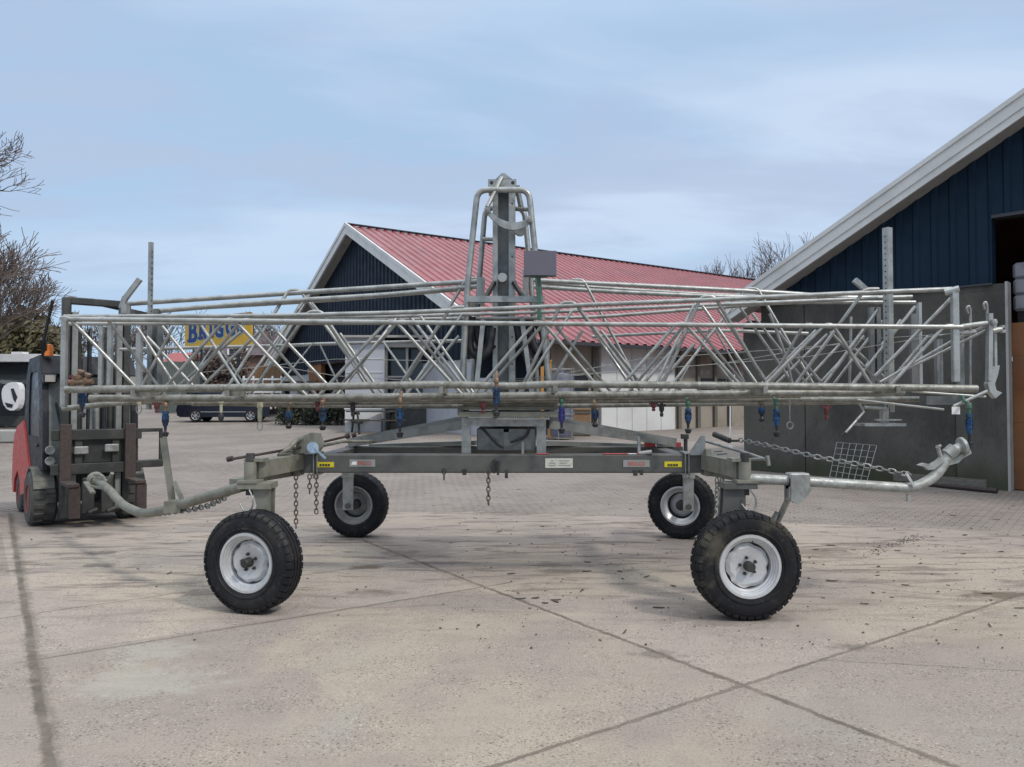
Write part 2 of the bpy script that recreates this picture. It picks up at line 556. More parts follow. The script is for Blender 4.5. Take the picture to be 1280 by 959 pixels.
def ground_material():
    m, nt, b = newmat('yard_concrete_and_pavers')
    g = nt.nodes.new('ShaderNodeNewGeometry')
    pos = g.outputs['Position']
    sep = nt.nodes.new('ShaderNodeSeparateXYZ')
    nt.links.new(pos, sep.inputs[0])
    X, Y = sep.outputs[0], sep.outputs[1]
    wob = mth(nt, 'MULTIPLY', mth(nt, 'SUBTRACT', noise(nt, pos, 1.7, 5, .6), .5), .07)
    wob2 = mth(nt, 'MULTIPLY', mth(nt, 'SUBTRACT', noise(nt, pos, 9, 6, .8), .5), .12)
    wobs = mth(nt, 'ADD', wob, wob2)
    # slab colour
    big = noise(nt, pos, .38, 4, .6, dist=.6)
    mid = noise(nt, pos, 1.5, 6, .65, dist=.4)
    fine = noise(nt, pos, 70, 5, .75)
    grit = noise(nt, pos, 150, 2, .6)
    c = mixc(nt, ramp(nt, big, .42, .58), (.285, .252, .232), (.345, .308, .258))
    c = mixc(nt, ramp(nt, mid, .46, .66, 0, .55), c, (.245, .212, .20))
    c = mixc(nt, ramp(nt, noise(nt, pos, .8, 5, .6, dist=1.0), .54, .72, 0, .55), c, (.31, .297, .272))
    c = mixc(nt, ramp(nt, fine, .50, .68, 0, .6), c, (.165, .147, .132))
    c = mixc(nt, ramp(nt, fine, .28, .44, .45, 0), c, (.36, .335, .30))
    c = mixc(nt, ramp(nt, grit, .55, .68, 0, .55), c, (.13, .118, .11))
    c = mixc(nt, ramp(nt, grit, .30, .42, .5, 0), c, (.48, .45, .41))
    # exposed aggregate and pits
    for sc_, r0, k_, col in ((58, .30, .72, (.10, .088, .078)), (40, .22, .55, (.50, .47, .42)), (24, .17, .8, (.085, .074, .066)), (100, .34, .5, (.13, .115, .105))):
        vo = nt.nodes.new('ShaderNodeTexVoronoi')
        vo.inputs['Scale'].default_value = sc_
        nt.links.new(pos, vo.inputs['Vector'])
        spot = ramp(nt, vo.outputs['Distance'], r0 * .6, r0 * 1.6, 1, 0)
        some = ramp(nt, mth(nt, 'FRACT', mth(nt, 'MULTIPLY', vo.outputs['Color'], 7.31)), .45, .6)
        patch = ramp(nt, noise(nt, pos, 2.1, 4, .6), .35, .6, .25, 1)
        c = mixc(nt, mth(nt, 'MULTIPLY', mth(nt, 'MULTIPLY', spot, some), mth(nt, 'MULTIPLY', patch, k_)), c, col)
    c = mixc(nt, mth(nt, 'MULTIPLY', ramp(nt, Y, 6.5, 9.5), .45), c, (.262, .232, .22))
    # every slab was poured with its own tone
    su = mth(nt, 'ADD', mth(nt, 'MULTIPLY', X, .819), mth(nt, 'MULTIPLY', Y, .574))
    sv = mth(nt, 'ADD', mth(nt, 'MULTIPLY', X, -.5495), mth(nt, 'MULTIPLY', Y, .8355))
    cell = nt.nodes.new('ShaderNodeCombineXYZ')
    nt.links.new(mth(nt, 'FLOOR', mth(nt, 'DIVIDE', mth(nt, 'SUBTRACT', su, 3.605), 3.3)), cell.inputs[0])
    nt.links.new(mth(nt, 'FLOOR', mth(nt, 'DIVIDE', mth(nt, 'SUBTRACT', sv, 2.965), 2.82)), cell.inputs[1])
    wn = nt.nodes.new('ShaderNodeTexWhiteNoise')
    nt.links.new(cell.outputs[0], wn.inputs[0])
    tone = ramp(nt, wn.outputs[0], 0, 1, .86, 1.10)
    vs_ = nd(nt, 'ShaderNodeVectorMath', operation='SCALE')
    nt.links.new(c, vs_.inputs[0])
    nt.links.new(tone, vs_.inputs[3])
    c = vs_.outputs[0]
    # spilled oil, mud and leaf smears
    n9 = mth(nt, 'SUBTRACT', noise(nt, pos, 7, 6, .7), .5)
    for px, py, sx, sy, k_, col in STAINS:
        cy = CAMZ * FPX / (py - 505)
        cx_ = (px - CX) / FPX * cy
        e = mth(nt, 'POWER', mth(nt, 'DIVIDE', mth(nt, 'SUBTRACT', X, cx_), sx), 2.0)
        e2 = mth(nt, 'POWER', mth(nt, 'DIVIDE', mth(nt, 'SUBTRACT', Y, cy), sy), 2.0)
        r_ = mth(nt, 'ADD', mth(nt, 'SQRT', mth(nt, 'ADD', e, e2)), mth(nt, 'MULTIPLY', n9, 3.0))
        c = mixc(nt, ramp(nt, r_, .35, 1.1, k_, 0), c, col)
    # dirt streaks and damp marks away from the foreground
    st = nt.nodes.new('ShaderNodeMapping')
    st.inputs['Rotation'].default_value = (0, 0, RAD(-12))
    st.inputs['Scale'].default_value = (.7, 3.2, 1)
    nt.links.new(pos, st.inputs['Vector'])
    streak = noise(nt, st.outputs[0], 1.9, 6, .7, dist=.5)
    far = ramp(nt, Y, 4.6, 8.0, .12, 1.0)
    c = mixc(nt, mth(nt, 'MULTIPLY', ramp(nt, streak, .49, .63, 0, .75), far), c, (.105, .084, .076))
    # pavers behind the slabs
    bm = nt.nodes.new('ShaderNodeMapping')
    bm.inputs['Rotation'].default_value = (0, 0, RAD(38))
    nt.links.new(pos, bm.inputs['Vector'])
    br = nt.nodes.new('ShaderNodeTexBrick')
    nt.links.new(bm.outputs[0], br.inputs['Vector'])
    br.inputs['Scale'].default_value = 1.0
    br.inputs['Brick Width'].default_value = .21
    br.inputs['Row Height'].default_value = .105
    br.inputs['Mortar Size'].default_value = .009
    br.inputs['Mortar Smooth'].default_value = .3
    br.inputs['Color1'].default_value = (.225, .20, .188, 1)
    br.inputs['Color2'].default_value = (.18, .16, .152, 1)
    br.inputs['Mortar'].default_value = (.065, .06, .054, 1)
    pc = mixc(nt, ramp(nt, noise(nt, pos, .5, 5, .65, dist=.5), .36, .66, 0, .6), br.outputs[0], (.25, .228, .214))
    pc = mixc(nt, ramp(nt, streak, .50, .70, 0, .5), pc, (.11, .098, .092))
    lim = mth(nt, 'SUBTRACT', 11.4, mth(nt, 'MULTIPLY', mth(nt, 'MAXIMUM', X, 0.0), .28))
    d = mth(nt, 'ADD', mth(nt, 'SUBTRACT', Y, lim), mth(nt, 'MULTIPLY', wobs, 2.2))
    c = mixc(nt, ramp(nt, d, -.03, .05), c, pc)
    # joints between slabs: straight, ragged, filled with dirt
    ux, uy, vx, vy = .819, .574, -.5495, .8355

    def line(p, direction, w, ws, s0=None, s1=None, strength=.9):
        dx, dy = direction
        nx, ny = -dy, dx
        cc = p[0] * nx + p[1] * ny
        e = mth(nt, 'ADD', mth(nt, 'MULTIPLY', X, nx), mth(nt, 'MULTIPLY', Y, ny))
        e = mth(nt, 'ABSOLUTE', mth(nt, 'ADD', mth(nt, 'SUBTRACT', e, cc), mth(nt, 'MULTIPLY', wobs, ws)))
        f = ramp(nt, e, w * .35, w, strength, 0)
        if s0 is not None:
            s = mth(nt, 'ADD', mth(nt, 'MULTIPLY', X, dx), mth(nt, 'MULTIPLY', Y, dy))
            a0 = p[0] * dx + p[1] * dy
            f = mth(nt, 'MULTIPLY', f, ramp(nt, s, a0 + s0 - .05, a0 + s0 + .05))
            f = mth(nt, 'MULTIPLY', f, ramp(nt, s, a0 + s1 - .05, a0 + s1 + .05, 1, 0))
        return f
    masks = [
        line((1.31, 4.41), (vx, vy), .030, .8, -6, 5.6),
        line((-2.0, 3.38), (-.560, .828), .042, .7, -4, 9.5),
        line((-1.985, 3.38), (-.560, .828), .06, 1.7, -4, 9.5, .5),
        line((1.31, 4.41), (ux, uy), .022, .5, -6, 5.0, .8),
        line((-.28, 6.74), (ux, uy), .020, .5, -3.4, .35, .75),
        line((-.99, 7.96), (.79, .61), .018, .6, -4.2, .6, .65),
        line((1.9, 4.85), (.985, -.17), .010, .9, 0, 4.5, .7),
        line((4.2, 6.2), (.9, -.43), .012, 1.2, -1.5, 2.5, .6),
        line((2.7, 7.1), (.93, -.36), .014, 1.6, -.4, 5.5, .6),
        line((-4.9, 5.0), (ux, uy), .016, .6, -4, .9, .7),
        line((-6.2, 8.2), (ux, uy), .02, .6, -4, 1.0, .6),
    ]
    nearm = mth(nt, 'SUBTRACT', 1.0, ramp(nt, d, -.03, .05))
    tot = masks[0]
    for k in masks[1:]:
        tot = mth(nt, 'MAXIMUM', tot, k)
    tot = mth(nt, 'MULTIPLY', mth(nt, 'MULTIPLY', tot, nearm), ramp(nt, noise(nt, pos, 4.5, 5, .7), .32, .55, .45, 1))
    jc = mixc(nt, ramp(nt, noise(nt, pos, 9, 4, .7), .4, .65), (.075, .064, .056), (.135, .12, .10))
    c = mixc(nt, tot, c, jc)
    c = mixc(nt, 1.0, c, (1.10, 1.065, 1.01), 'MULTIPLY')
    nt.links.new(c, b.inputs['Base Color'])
    b.inputs['Roughness'].default_value = .88
    b.inputs['Specular IOR Level'].default_value = .25
    bp = nt.nodes.new('ShaderNodeBump')
    bp.inputs['Strength'].default_value = .35
    bp.inputs['Distance'].default_value = .006
    h = mth(nt, 'ADD', mth(nt, 'MULTIPLY', fine, .6), mth(nt, 'MULTIPLY', grit, .6))
    h = mth(nt, 'SUBTRACT', h, mth(nt, 'MULTIPLY', tot, 1.2))
    nt.links.new(h, bp.inputs['Height'])
    nt.links.new(bp.outputs[0], b.inputs['Normal'])
    return m


def build_ground():
    ys = [-60, -20, -5, 0, 4, 8, 12, 13.9, 14.5, 15, 15.5, 16, 17, 18, 19, 20, 22, 24, 26, 28, 30, 32, 34, 36, 38, 40, 44, 48, 52, 56, 60, 66, 72, 78, 90, 150, 400, 900]
    xs = [-700, -120, -60, -30, -10, 0, 10, 30, 60, 120, 700]
    vs = [(x, y, gz(x, y)) for y in ys for x in xs]
    n = len(xs)
    fs = [(j * n + i, j * n + i + 1, (j + 1) * n + i + 1, (j + 1) * n + i) for j in range(len(ys) - 1) for i in range(n - 1)]
    me = bpy.data.meshes.new('yard_ground')
    me.from_pydata(vs, [], fs)
    me.materials.append(ground_material())
    o = bpy.data.objects.new('yard_ground', me)
    C.objects.link(o)
    props(o, 'grey concrete slabs with dark joints, brick pavers behind', kind='structure')


build_ground()


def build_litter():
    rnd = random.Random(5)
    mb = MB()

    def bit(x, y, s, twig=False):
        a = rnd.uniform(0, 2 * pi)
        R = Matrix.Rotation(a, 3, 'Z') @ Matrix.Rotation(rnd.uniform(-.25, .25), 3, 'X')
        z = gz(x, y) + .005
        if twig:
            mb.box((x, y, z + .003), (s * 5, .006, .006), R)
            if rnd.random() < .6:
                mb.box((x + s, y + s * .3, z + .003), (s * 2.5, .005, .005), R @ Matrix.Rotation(.7, 3, 'Z'))
        else:
            n = rnd.randint(5, 7)
            poly = [(s * rnd.uniform(.45, 1) * cos(2 * pi * k / n), s * .55 * rnd.uniform(.5, 1) * sin(2 * pi * k / n)) for k in range(n)]
            M = R.to_4x4()
            M.translation = V((x, y, z))
            mb.prism(poly, 0, .004, M)
    for _ in range(760):
        px = rnd.uniform(560, 1290) if rnd.random() < .84 else rnd.uniform(40, 700)
        py = 612 + 200 * rnd.random() ** 1.9
        q = P(px, py, 5)
        Y = CAMZ * 5 / (CAMZ - q.z)
        x = (px - CX) / FPX * Y * 1.0
        bit(x, Y, .004 + .017 * rnd.random() ** 2, rnd.random() < .08)
    for _ in range(160):   # a drift along the crack on the right
        t = rnd.random()
        px, py = 1085 + 60 * t + rnd.gauss(0, 9), 692 - 22 * t + rnd.gauss(0, 2.5)
        Y = CAMZ * FPX / (py - 505)
        bit((px - CX) / FPX * Y, Y, rnd.uniform(.004, .014), rnd.random() < .06)
    for _ in range(70):   # flattened muddy scraps
        px, py = rnd.uniform(620, 1290), rnd.uniform(628, 760)
        Y = CAMZ * FPX / (py - 505)
        x = (px - CX) / FPX * Y
        n = rnd.randint(6, 9)
        s = .012 + .05 * rnd.random() ** 2
        poly = [(s * rnd.uniform(.5, 1.2) * cos(2 * pi * k / n), s * .5 * rnd.uniform(.4, 1) * sin(2 * pi * k / n)) for k in range(n)]
        M = Matrix.Rotation(rnd.gauss(0, .5), 4, 'Z')
        M.translation = V((x, Y, gz(x, Y) + .004))
        mb.prism(poly, 0, .003, M)
    for px, py, s in ():
        Y = CAMZ * FPX / (py - 505)
        x = (px - CX) / FPX * Y
        for _ in range(7):
            bit(x + rnd.gauss(0, s), Y + rnd.gauss(0, s * .6), rnd.uniform(.01, .03), rnd.random() < .5)
    o = mb.build('leaf_litter', M_['litter'])
    props(o, 'brown dry leaves and twigs scattered over the concrete', 'litter', kind='stuff')


build_litter()
# ------------------------------------------------------------------ near barn on the right
def wallpt(o, d, t, z, n=None, out=0.0):
    p = V((o[0] + d[0] * t, o[1] + d[1] * t, z))
    if n is not None:
        p += V((n[0], n[1], 0)) * out
    return p


def corrugated(mb, o, d, n, t0, t1, zlo, zhi, pitch, depth, flat=.55):
    """ribbed sheet standing in the plane (o, d); zlo / zhi are functions of t"""
    t = t0
    pts = []
    while t < t1:
        a = pitch
        for ft, out in ((0, 0), (flat, 0), (flat + .1, 1), (.9, 1)):
            tt = t + a * ft
            if tt < t1: pts.append((tt, out * depth))
        t += a
    pts.append((t1, 0))
    lo = [wallpt(o, d, tt, zlo(tt), n, out) for tt, out in pts]
    hi = [wallpt(o, d, tt, zhi(tt), n, out) for tt, out in pts]
    m = len(pts)
    mb.add(lo + hi, [(i, i + 1, m + i + 1, m + i) for i in range(m - 1)])


def quadbox(mb, o, d, n, t0, t1, z0, z1, out0, out1):
    """box along a wall from t0..t1, z0..z1 between two offsets from the wall plane"""
    a = [wallpt(o, d, t, z, n, q) for q in (out0, out1) for z in (z0, z1) for t in (t0, t1)]
    mb.add(a, [(0, 1, 3, 2), (4, 6, 7, 5), (0, 4, 5, 1), (2, 3, 7, 6), (0, 2, 6, 4), (1, 5, 7, 3)])


def near_barn():
    o, d, n, e = (5.4, 17.9), (.7071, -.7071), (-.7071, -.7071), (.7071, .7071)
    W, pitch = 24.0, .55
    root = thing('barn', (o[0], o[1], 0), 'dark navy clad barn with white roof edge above a stained concrete wall', 'barn')
    roofz = lambda t: 3.69 + pitch * (t if t < W / 2 else W - t)
    clad = lambda t: roofz(t) - .115
    tc, tb, tend, top = 5.30, 5.08, 10.2, 5.12
    mb = MB()
    # concrete base panels with open joints
    for a, b, hh in ((0.0, .45, 3.50), (.4502, 1.45, 3.84), (1.47, 4.42, 3.84), (4.44, tc - .02, 3.84)):
        quadbox(mb, o, d, n, a, b, -.2, hh, -.18, 0)
    quadbox(mb, o, d, n, tend, W, -.2, 3.84, -.18, 0)
    quadbox(mb, o, d, n, 4.44, tc - .02, -.2, 3.70, .002, .05)
    mb.build('base_wall', M_['concretewall'], root)
    mb = MB()
    quadbox(mb, o, d, n, tc - .018, tc + .025, -.2, 3.86, -.2, .05)
    mb.build('door_post', M_['soffit'], root)
    mb = MB()
    corrugated(mb, o, d, n, .54, tb, lambda t: 3.85, clad, .33, .035)
    corrugated(mb, o, d, n, tb, tend, lambda t: top, clad, .33, .035)
    corrugated(mb, o, d, n, tend, W - .7, lambda t: 3.85, clad, .33, .035)
    quadbox(mb, o, d, n, tb - .02, tb, 3.85, top, -.25, .03)
    mb.build('gable_cladding', M_['navy'], root)
    mb = MB()
    quadbox(mb, o, d, n, tb, tend, top - .05, top + .01, -.25, .045)
    quadbox(mb, o, d, n, .46, tb, 3.825, 3.86, -.1, .05)
    mb.build('flashing', M_['darkmetal'], root)
    # back part: side walls, rear wall, inner floor
    mb = MB()
    for t0 in (0.0, W - .2):
        a = [wallpt(o, d, t0 + k, z) + V((e[0] * s, e[1] * s, 0)) for k in (0, .2) for z in (-.3, 3.55) for s in (.19, 26)]
        mb.add(a, [(0, 1, 3, 2), (4, 6, 7, 5), (0, 4, 5, 1), (2, 3, 7, 6), (0, 2, 6, 4), (1, 5, 7, 3)])
    bo = (o[0] + e[0] * 26, o[1] + e[1] * 26)
    quadbox(mb, bo, d, n, 0, W, -.3, 3.6, -.2, 0)
    mb.add([wallpt(bo, d, 0, 3.6), wallpt(bo, d, W, 3.6), wallpt(bo, d, W / 2, roofz(W / 2))], [(0, 1, 2)])
    mb.build('side_wall', M_['concretewall'], root)
    # roof: two slabs
    oh = .52
    for name, t0, t1 in (('roof', -.12, W / 2), ('roof', W / 2, W + .12)):
        mb = MB()
        zz = lambda t: roofz(t) + .20
        vs = []
        for dz in (0, .10):
            for t in (t0, t1):
                for s in (-oh, 26.5):
                    vs.append(wallpt(o, d, t, zz(t) + dz) + V((e[0] * s, e[1] * s, 0)))
        mb.add(vs, [(0, 1, 3, 2), (4, 6, 7, 5), (0, 4, 5, 1), (2, 3, 7, 6), (0, 2, 6, 4), (1, 5, 7, 3)])
        mb.build('roof', M_['redroof'], root)
    for t0, t1 in ((-.13, W / 2), (W / 2, W + .13)):
        mb = MB()
        # stepped barge board: capping, upper board, lower board
        for (z0, z1, q0, q1) in ((.24, .335, oh - .10, oh + .075), (.02, .245, oh - .02, oh + .045), (-.13, .02, oh - .03, oh + .02)):
            vs = []
            for q in (q0, q1):
                for z in (z0, z1):
                    for t in (t0, t1):
                        vs.append(wallpt(o, d, t, roofz(t) + z, n, q))
            mb.add(vs, [(0, 1, 3, 2), (4, 6, 7, 5), (0, 4, 5, 1), (2, 3, 7, 6), (0, 2, 6, 4), (1, 5, 7, 3)])
        mb.build('barge_board', M_['trim'], root)
        mb = MB()
        vs = []
        for z in (-.11, -.03):
            for t in (t0, t1):
                for q in (.0, oh - .035):
                    vs.append(wallpt(o, d, t, roofz(t) + z, n, q))
        mb.add(vs, [(0, 1, 3, 2), (4, 6, 7, 5), (0, 4, 5, 1), (2, 3, 7, 6), (0, 2, 6, 4), (1, 5, 7, 3)])
        mb.build('soffit', M_['soffit'], root)
    # stack seen through the door: brown boards with sacks above a dark gap
    inn = lambda t, s, z: wallpt(o, d, t, z) + V((e[0] * s, e[1] * s, 0))
    tb_ = thing('board_partition', inn(5.5, .1, 0), 'red brown timber partition standing just inside the barn doorway', 'partition')
    for k in range(5):
        mb = MB()
        z0 = .02 + k * .618
        quadbox(mb, (o[0] + e[0] * .20, o[1] + e[1] * .20), d, n, 5.33, 8.8, z0, z0 + .615, -.1, 0)
        mb.build('board', M_['brownboard'], tb_)
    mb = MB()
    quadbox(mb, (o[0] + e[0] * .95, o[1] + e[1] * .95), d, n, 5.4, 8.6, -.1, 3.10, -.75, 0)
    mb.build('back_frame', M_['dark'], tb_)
    s = thing('sack_stack', inn(6.0, .6, 3.12), 'grey bulk bags stacked in the dark doorway above brown boards', 'sacks')
    mb = MB()
    for t in (5.40, 6.72):
        quadbox(mb, (o[0] + e[0] * .32, o[1] + e[1] * .32), d, n, t, t + 1.2, 3.12, 3.33, -1.0, 0)
    mb.build('pallet', M_['dark'], s)  # near-black block stands in for the shaded gap below the sacks
    for t in (5.34, 6.66):
        for k in range(3):
            mb = MB()
            c = inn(t + .62, .75, 3.48 + k * .30)
            R = Matrix((V((*d, 0)), V((*e, 0)), V((0, 0, 1)))).transposed()
            mb.bbox(c, (1.24, 1.0, .31), .05, R)
            mb.build('sack', M_['sack'], s, smooth=60)
    # things lying along the base of the wall
    bm = MB()
    q0, q1 = G(1118, 604), G(1233, 615)
    bm.beam(q0 + V((-.03, -.05, .14)), q1 + V((-.03, -.05, .14)), .06, .16)
    x = bm.build('timber_plank', M_['wood'])
    props(x, 'long weathered timber plank lying against the foot of the concrete wall', 'plank')
    bm = MB()
    bm.tube([q0 + V((.25, -.36, .05)), q0.lerp(q1, .5) + V((.1, -.30, .05)), q1 + V((.02, -.28, .05))], .045, 8)
    x = bm.build('red_pipe', M_['rust'])
    props(x, 'rusty red pipe lying on the pavers in front of the plank', 'pipe')


near_barn()


# ------------------------------------------------------------------ red roofed barn behind
def far_barn():
    R0, g, s = (-.59, 28.3), (-.5565, .8308), (.8308, .5565)
    n = (-s[0], -s[1])          # gable faces this way
    sn = (.5565, -.8308)        # long side faces this way
    H, W, L, pitch = 4.25, 26.5, 34.0, .476
    root = thing('red_roof_barn', (R0[0], R0[1], gz(*R0)), 'large barn with red ribbed roof, white roof edge and dark blue gable', 'barn')
    roofz = lambda t: H + pitch * (t if t < W / 2 else W - t)
    # gable cladding from above the lower wall
    mb = MB()
    corrugated(mb, R0, g, n, 0, W, lambda t: 3.35 if t < 14.6 or t > 20.6 else 3.9, roofz, .42, .05)
    mb.build('gable_cladding', M_['slate'], root)
    mb = MB()
    quadbox(mb, R0, g, n, 0, 14.6, -.2, 3.36, -.3, -.01)
    quadbox(mb, R0, g, n, 20.6, W, -.2, 3.36, -.3, -.01)
    mb.build('gable_wall', M_['lilacpanel'], root)
    mb = MB()
    quadbox(mb, R0, g, n, 14.6, 20.6, -.2, 3.9, -.9, -.6)
    mb.build('doorway', M_['dark'], root)
    mb = MB()
    quadbox(mb, R0, g, n, 18.6, 20.6, -.2, 3.9, -.3, -.05)
    mb.build('door_leaf', M_['brownboard'], root)
    # side wall in bays
    mb = MB()
    quadbox(mb, R0, s, sn, 0, L, -.2, H + .02, -.3, -.02)
    mb.build('side_wall', M_['beigewall'], root)

    def side(px):           # distance along the side for a photo column
        k = (px - CX) / FPX
        return (k * R0[1] - R0[0]) / (s[0] - k * s[1])
    mb = MB()
    for px in (742, 848, 872, 893, 911):
        t = side(px)
        quadbox(mb, R0, s, sn, t - .09, t + .09, 0, H, -.02, .10)
    for t in [side(911) + k * 1.5 for k in range(1, 7)]:
        quadbox(mb, R0, s, sn, t - .09, t + .09, 0, H, -.02, .10)
    mb.build_each('side_post', M_['wood'], root)
    mb = MB()
    t0, t1 = side(749), side(841)
    k = 5
    for i in range(k):
        a, b = t0 + (t1 - t0) * i / k, t0 + (t1 - t0) * (i + 1) / k
        quadbox(mb, R0, s, sn, a + .012, b - .012, .35, 3.95, -.02, .13)
    mb.build('sliding_door', M_['whitepanel'], root)
    mb = MB()
    quadbox(mb, R0, s, sn, t0 - .3, t1 + .3, 3.96, 4.08, -.02, .17)
    quadbox(mb, R0, s, sn, side(700), side(735), 1.5, 2.75, -.02, .03)
    quadbox(mb, R0, s, sn, side(876), side(907), 2.15, 2.75, -.02, .03)
    quadbox(mb, R0, s, sn, .05, side(684), .2, 3.9, -.02, .02)
    mb.build_each('window', M_['glass'], root)
    mb = MB()
    quadbox(mb, R0, s, sn, side(845), side(871), 1.7, 2.45, -.02, .05)
    mb.build('hatch', M_['whitepanel'], root)
    # roof with standing ribs
    oh = .6
    for t0, t1, sgn in ((-.9, W / 2, 1), (W + .9, W / 2, -1)):
        mb = MB()
        y = -oh
        prof = []
        while y < L:
            for q, h in ((0, 0), (.50, 0), (.58, .06), (.92, .06)):
                prof.append((min(L + .5, y + q * .46), h))
            y += .46
        lo = [wallpt(R0, g, t0, roofz(t0) + .16 + h) + V((s[0] * a, s[1] * a, 0)) for a, h in prof]
        hi = [wallpt(R0, g, t1, roofz(t1) + .16 + h) + V((s[0] * a, s[1] * a, 0)) for a, h in prof]
        m = len(prof)
        mb.add(lo + hi, [(i, i + 1, m + i + 1, m + i) for i in range(m - 1)])
        mb.build('roof', M_['redroof'], root)
        mb = MB()
        for z0, z1, q0, q1 in ((.12, .30, oh - .02, oh + .09), (-.28, .12, oh - .06, oh + .05)):
            vs = []
            for q in (q0, q1):
                for z in (z0, z1):
                    for t in (t0, t1):
                        vs.append(wallpt(R0, g, t, roofz(t) + z, n, q))
            mb.add(vs, [(0, 1, 3, 2), (4, 6, 7, 5), (0, 4, 5, 1), (2, 3, 7, 6), (0, 2, 6, 4), (1, 5, 7, 3)])
        mb.build('barge_board', M_['trim'], root)
        mb = MB()
        vs = []
        for z in (-.20, -.10):
            for t in (t0, t1):
                for q in (.06, oh - .07):
                    vs.append(wallpt(R0, g, t, roofz(t) + z, n, q))
        mb.add(vs, [(0, 1, 3, 2), (4, 6, 7, 5), (0, 4, 5, 1), (2, 3, 7, 6), (0, 2, 6, 4), (1, 5, 7, 3)])
        mb.build('soffit', M_['soffit'], root)
    mb = MB()
    rp = wallpt(R0, g, W / 2, roofz(W / 2) + .24)
    mb.beam(rp - V((*s, 0)) * oh, rp + V((*s, 0)) * L, .3, .05)
    mb.build('ridge_cap', M_['darkmetal'], root)
    mb = MB()
    gp = wallpt(R0, g, -.95, roofz(-.95) + .1)
    mb.beam(gp - V((*s, 0)) * oh, gp + V((*s, 0)) * L, .16, .14)
    mb.build('gutter', M_['darkmetal'], root)


far_barn()


# ------------------------------------------------------------------ low annex standing before the gable
def px_box(mb, x0, x1, ytop, ybot, Y, depth, dY=0.0):
    """box whose front face fills the given photo rectangle at depth Y (left) .. Y+dY (right)"""
    a, b = P(x0, ybot, Y), P(x1, ybot, Y + dY)
    zt = (P(x0, ytop, Y).z + P(x1, ytop, Y + dY).z) / 2
    zb = (a.z + b.z) / 2
    d = V((b.x - a.x, b.y - a.y, 0))
    n = V((-d.y, d.x, 0)).normalized() * depth
    vs = []
    for q in (V(), n):
        for z in (zb, zt):
            for p in (a, b):
                vs.append(V((p.x, p.y, z)) + q)
    mb.add(vs, [(0, 1, 3, 2), (4, 6, 7, 5), (0, 4, 5, 1), (2, 3, 7, 6), (0, 2, 6, 4), (1, 5, 7, 3)])


def annex():
    b0 = P(430, 541, 32.5)
    root = thing('annex', (b0.x, b0.y, gz(b0.x, b0.y)), 'low pale grey annex with dark windows below the dark blue gable', 'building')

    def part(name, m, *rects):
        mb = MB()
        for r in rects: px_box(mb, *r)
        return mb.build(name, M_[m], root)
    part('wall', 'lilacpanel', (431, 480.2, 422, 543, 32.5, 3.0), (539.8, 577, 429, 543, 32.5, 3.0))
    part('upper_wall', 'soffit', (480.5, 539.5, 426, 434, 32.5, 3.0))
    part('window_front', 'glass', (480.5, 539.5, 434, 508, 33.2, .2))
    part('sill_wall', 'darkgrey', (480.5, 539.5, 508, 543, 32.9, 2.0))
    fr = part('window_frame', 'soffit', (480.5, 484, 434, 508, 32.7, .2), (507, 510, 434, 508, 32.7, .2), (536, 539.5, 434, 508, 32.7, .2), (484.2, 506.8, 470, 472, 32.7, .2))
    part('roof', 'soffit', (429, 579, 419, 421.7, 32.2, 4.0))
    part('cladding_joint', 'whitepanel', (432, 479, 448, 448.8, 32.47, .03), (432, 479, 465, 465.8, 32.47, .03), (432, 479, 480, 480.8, 32.47, .03))
    return root


annex()


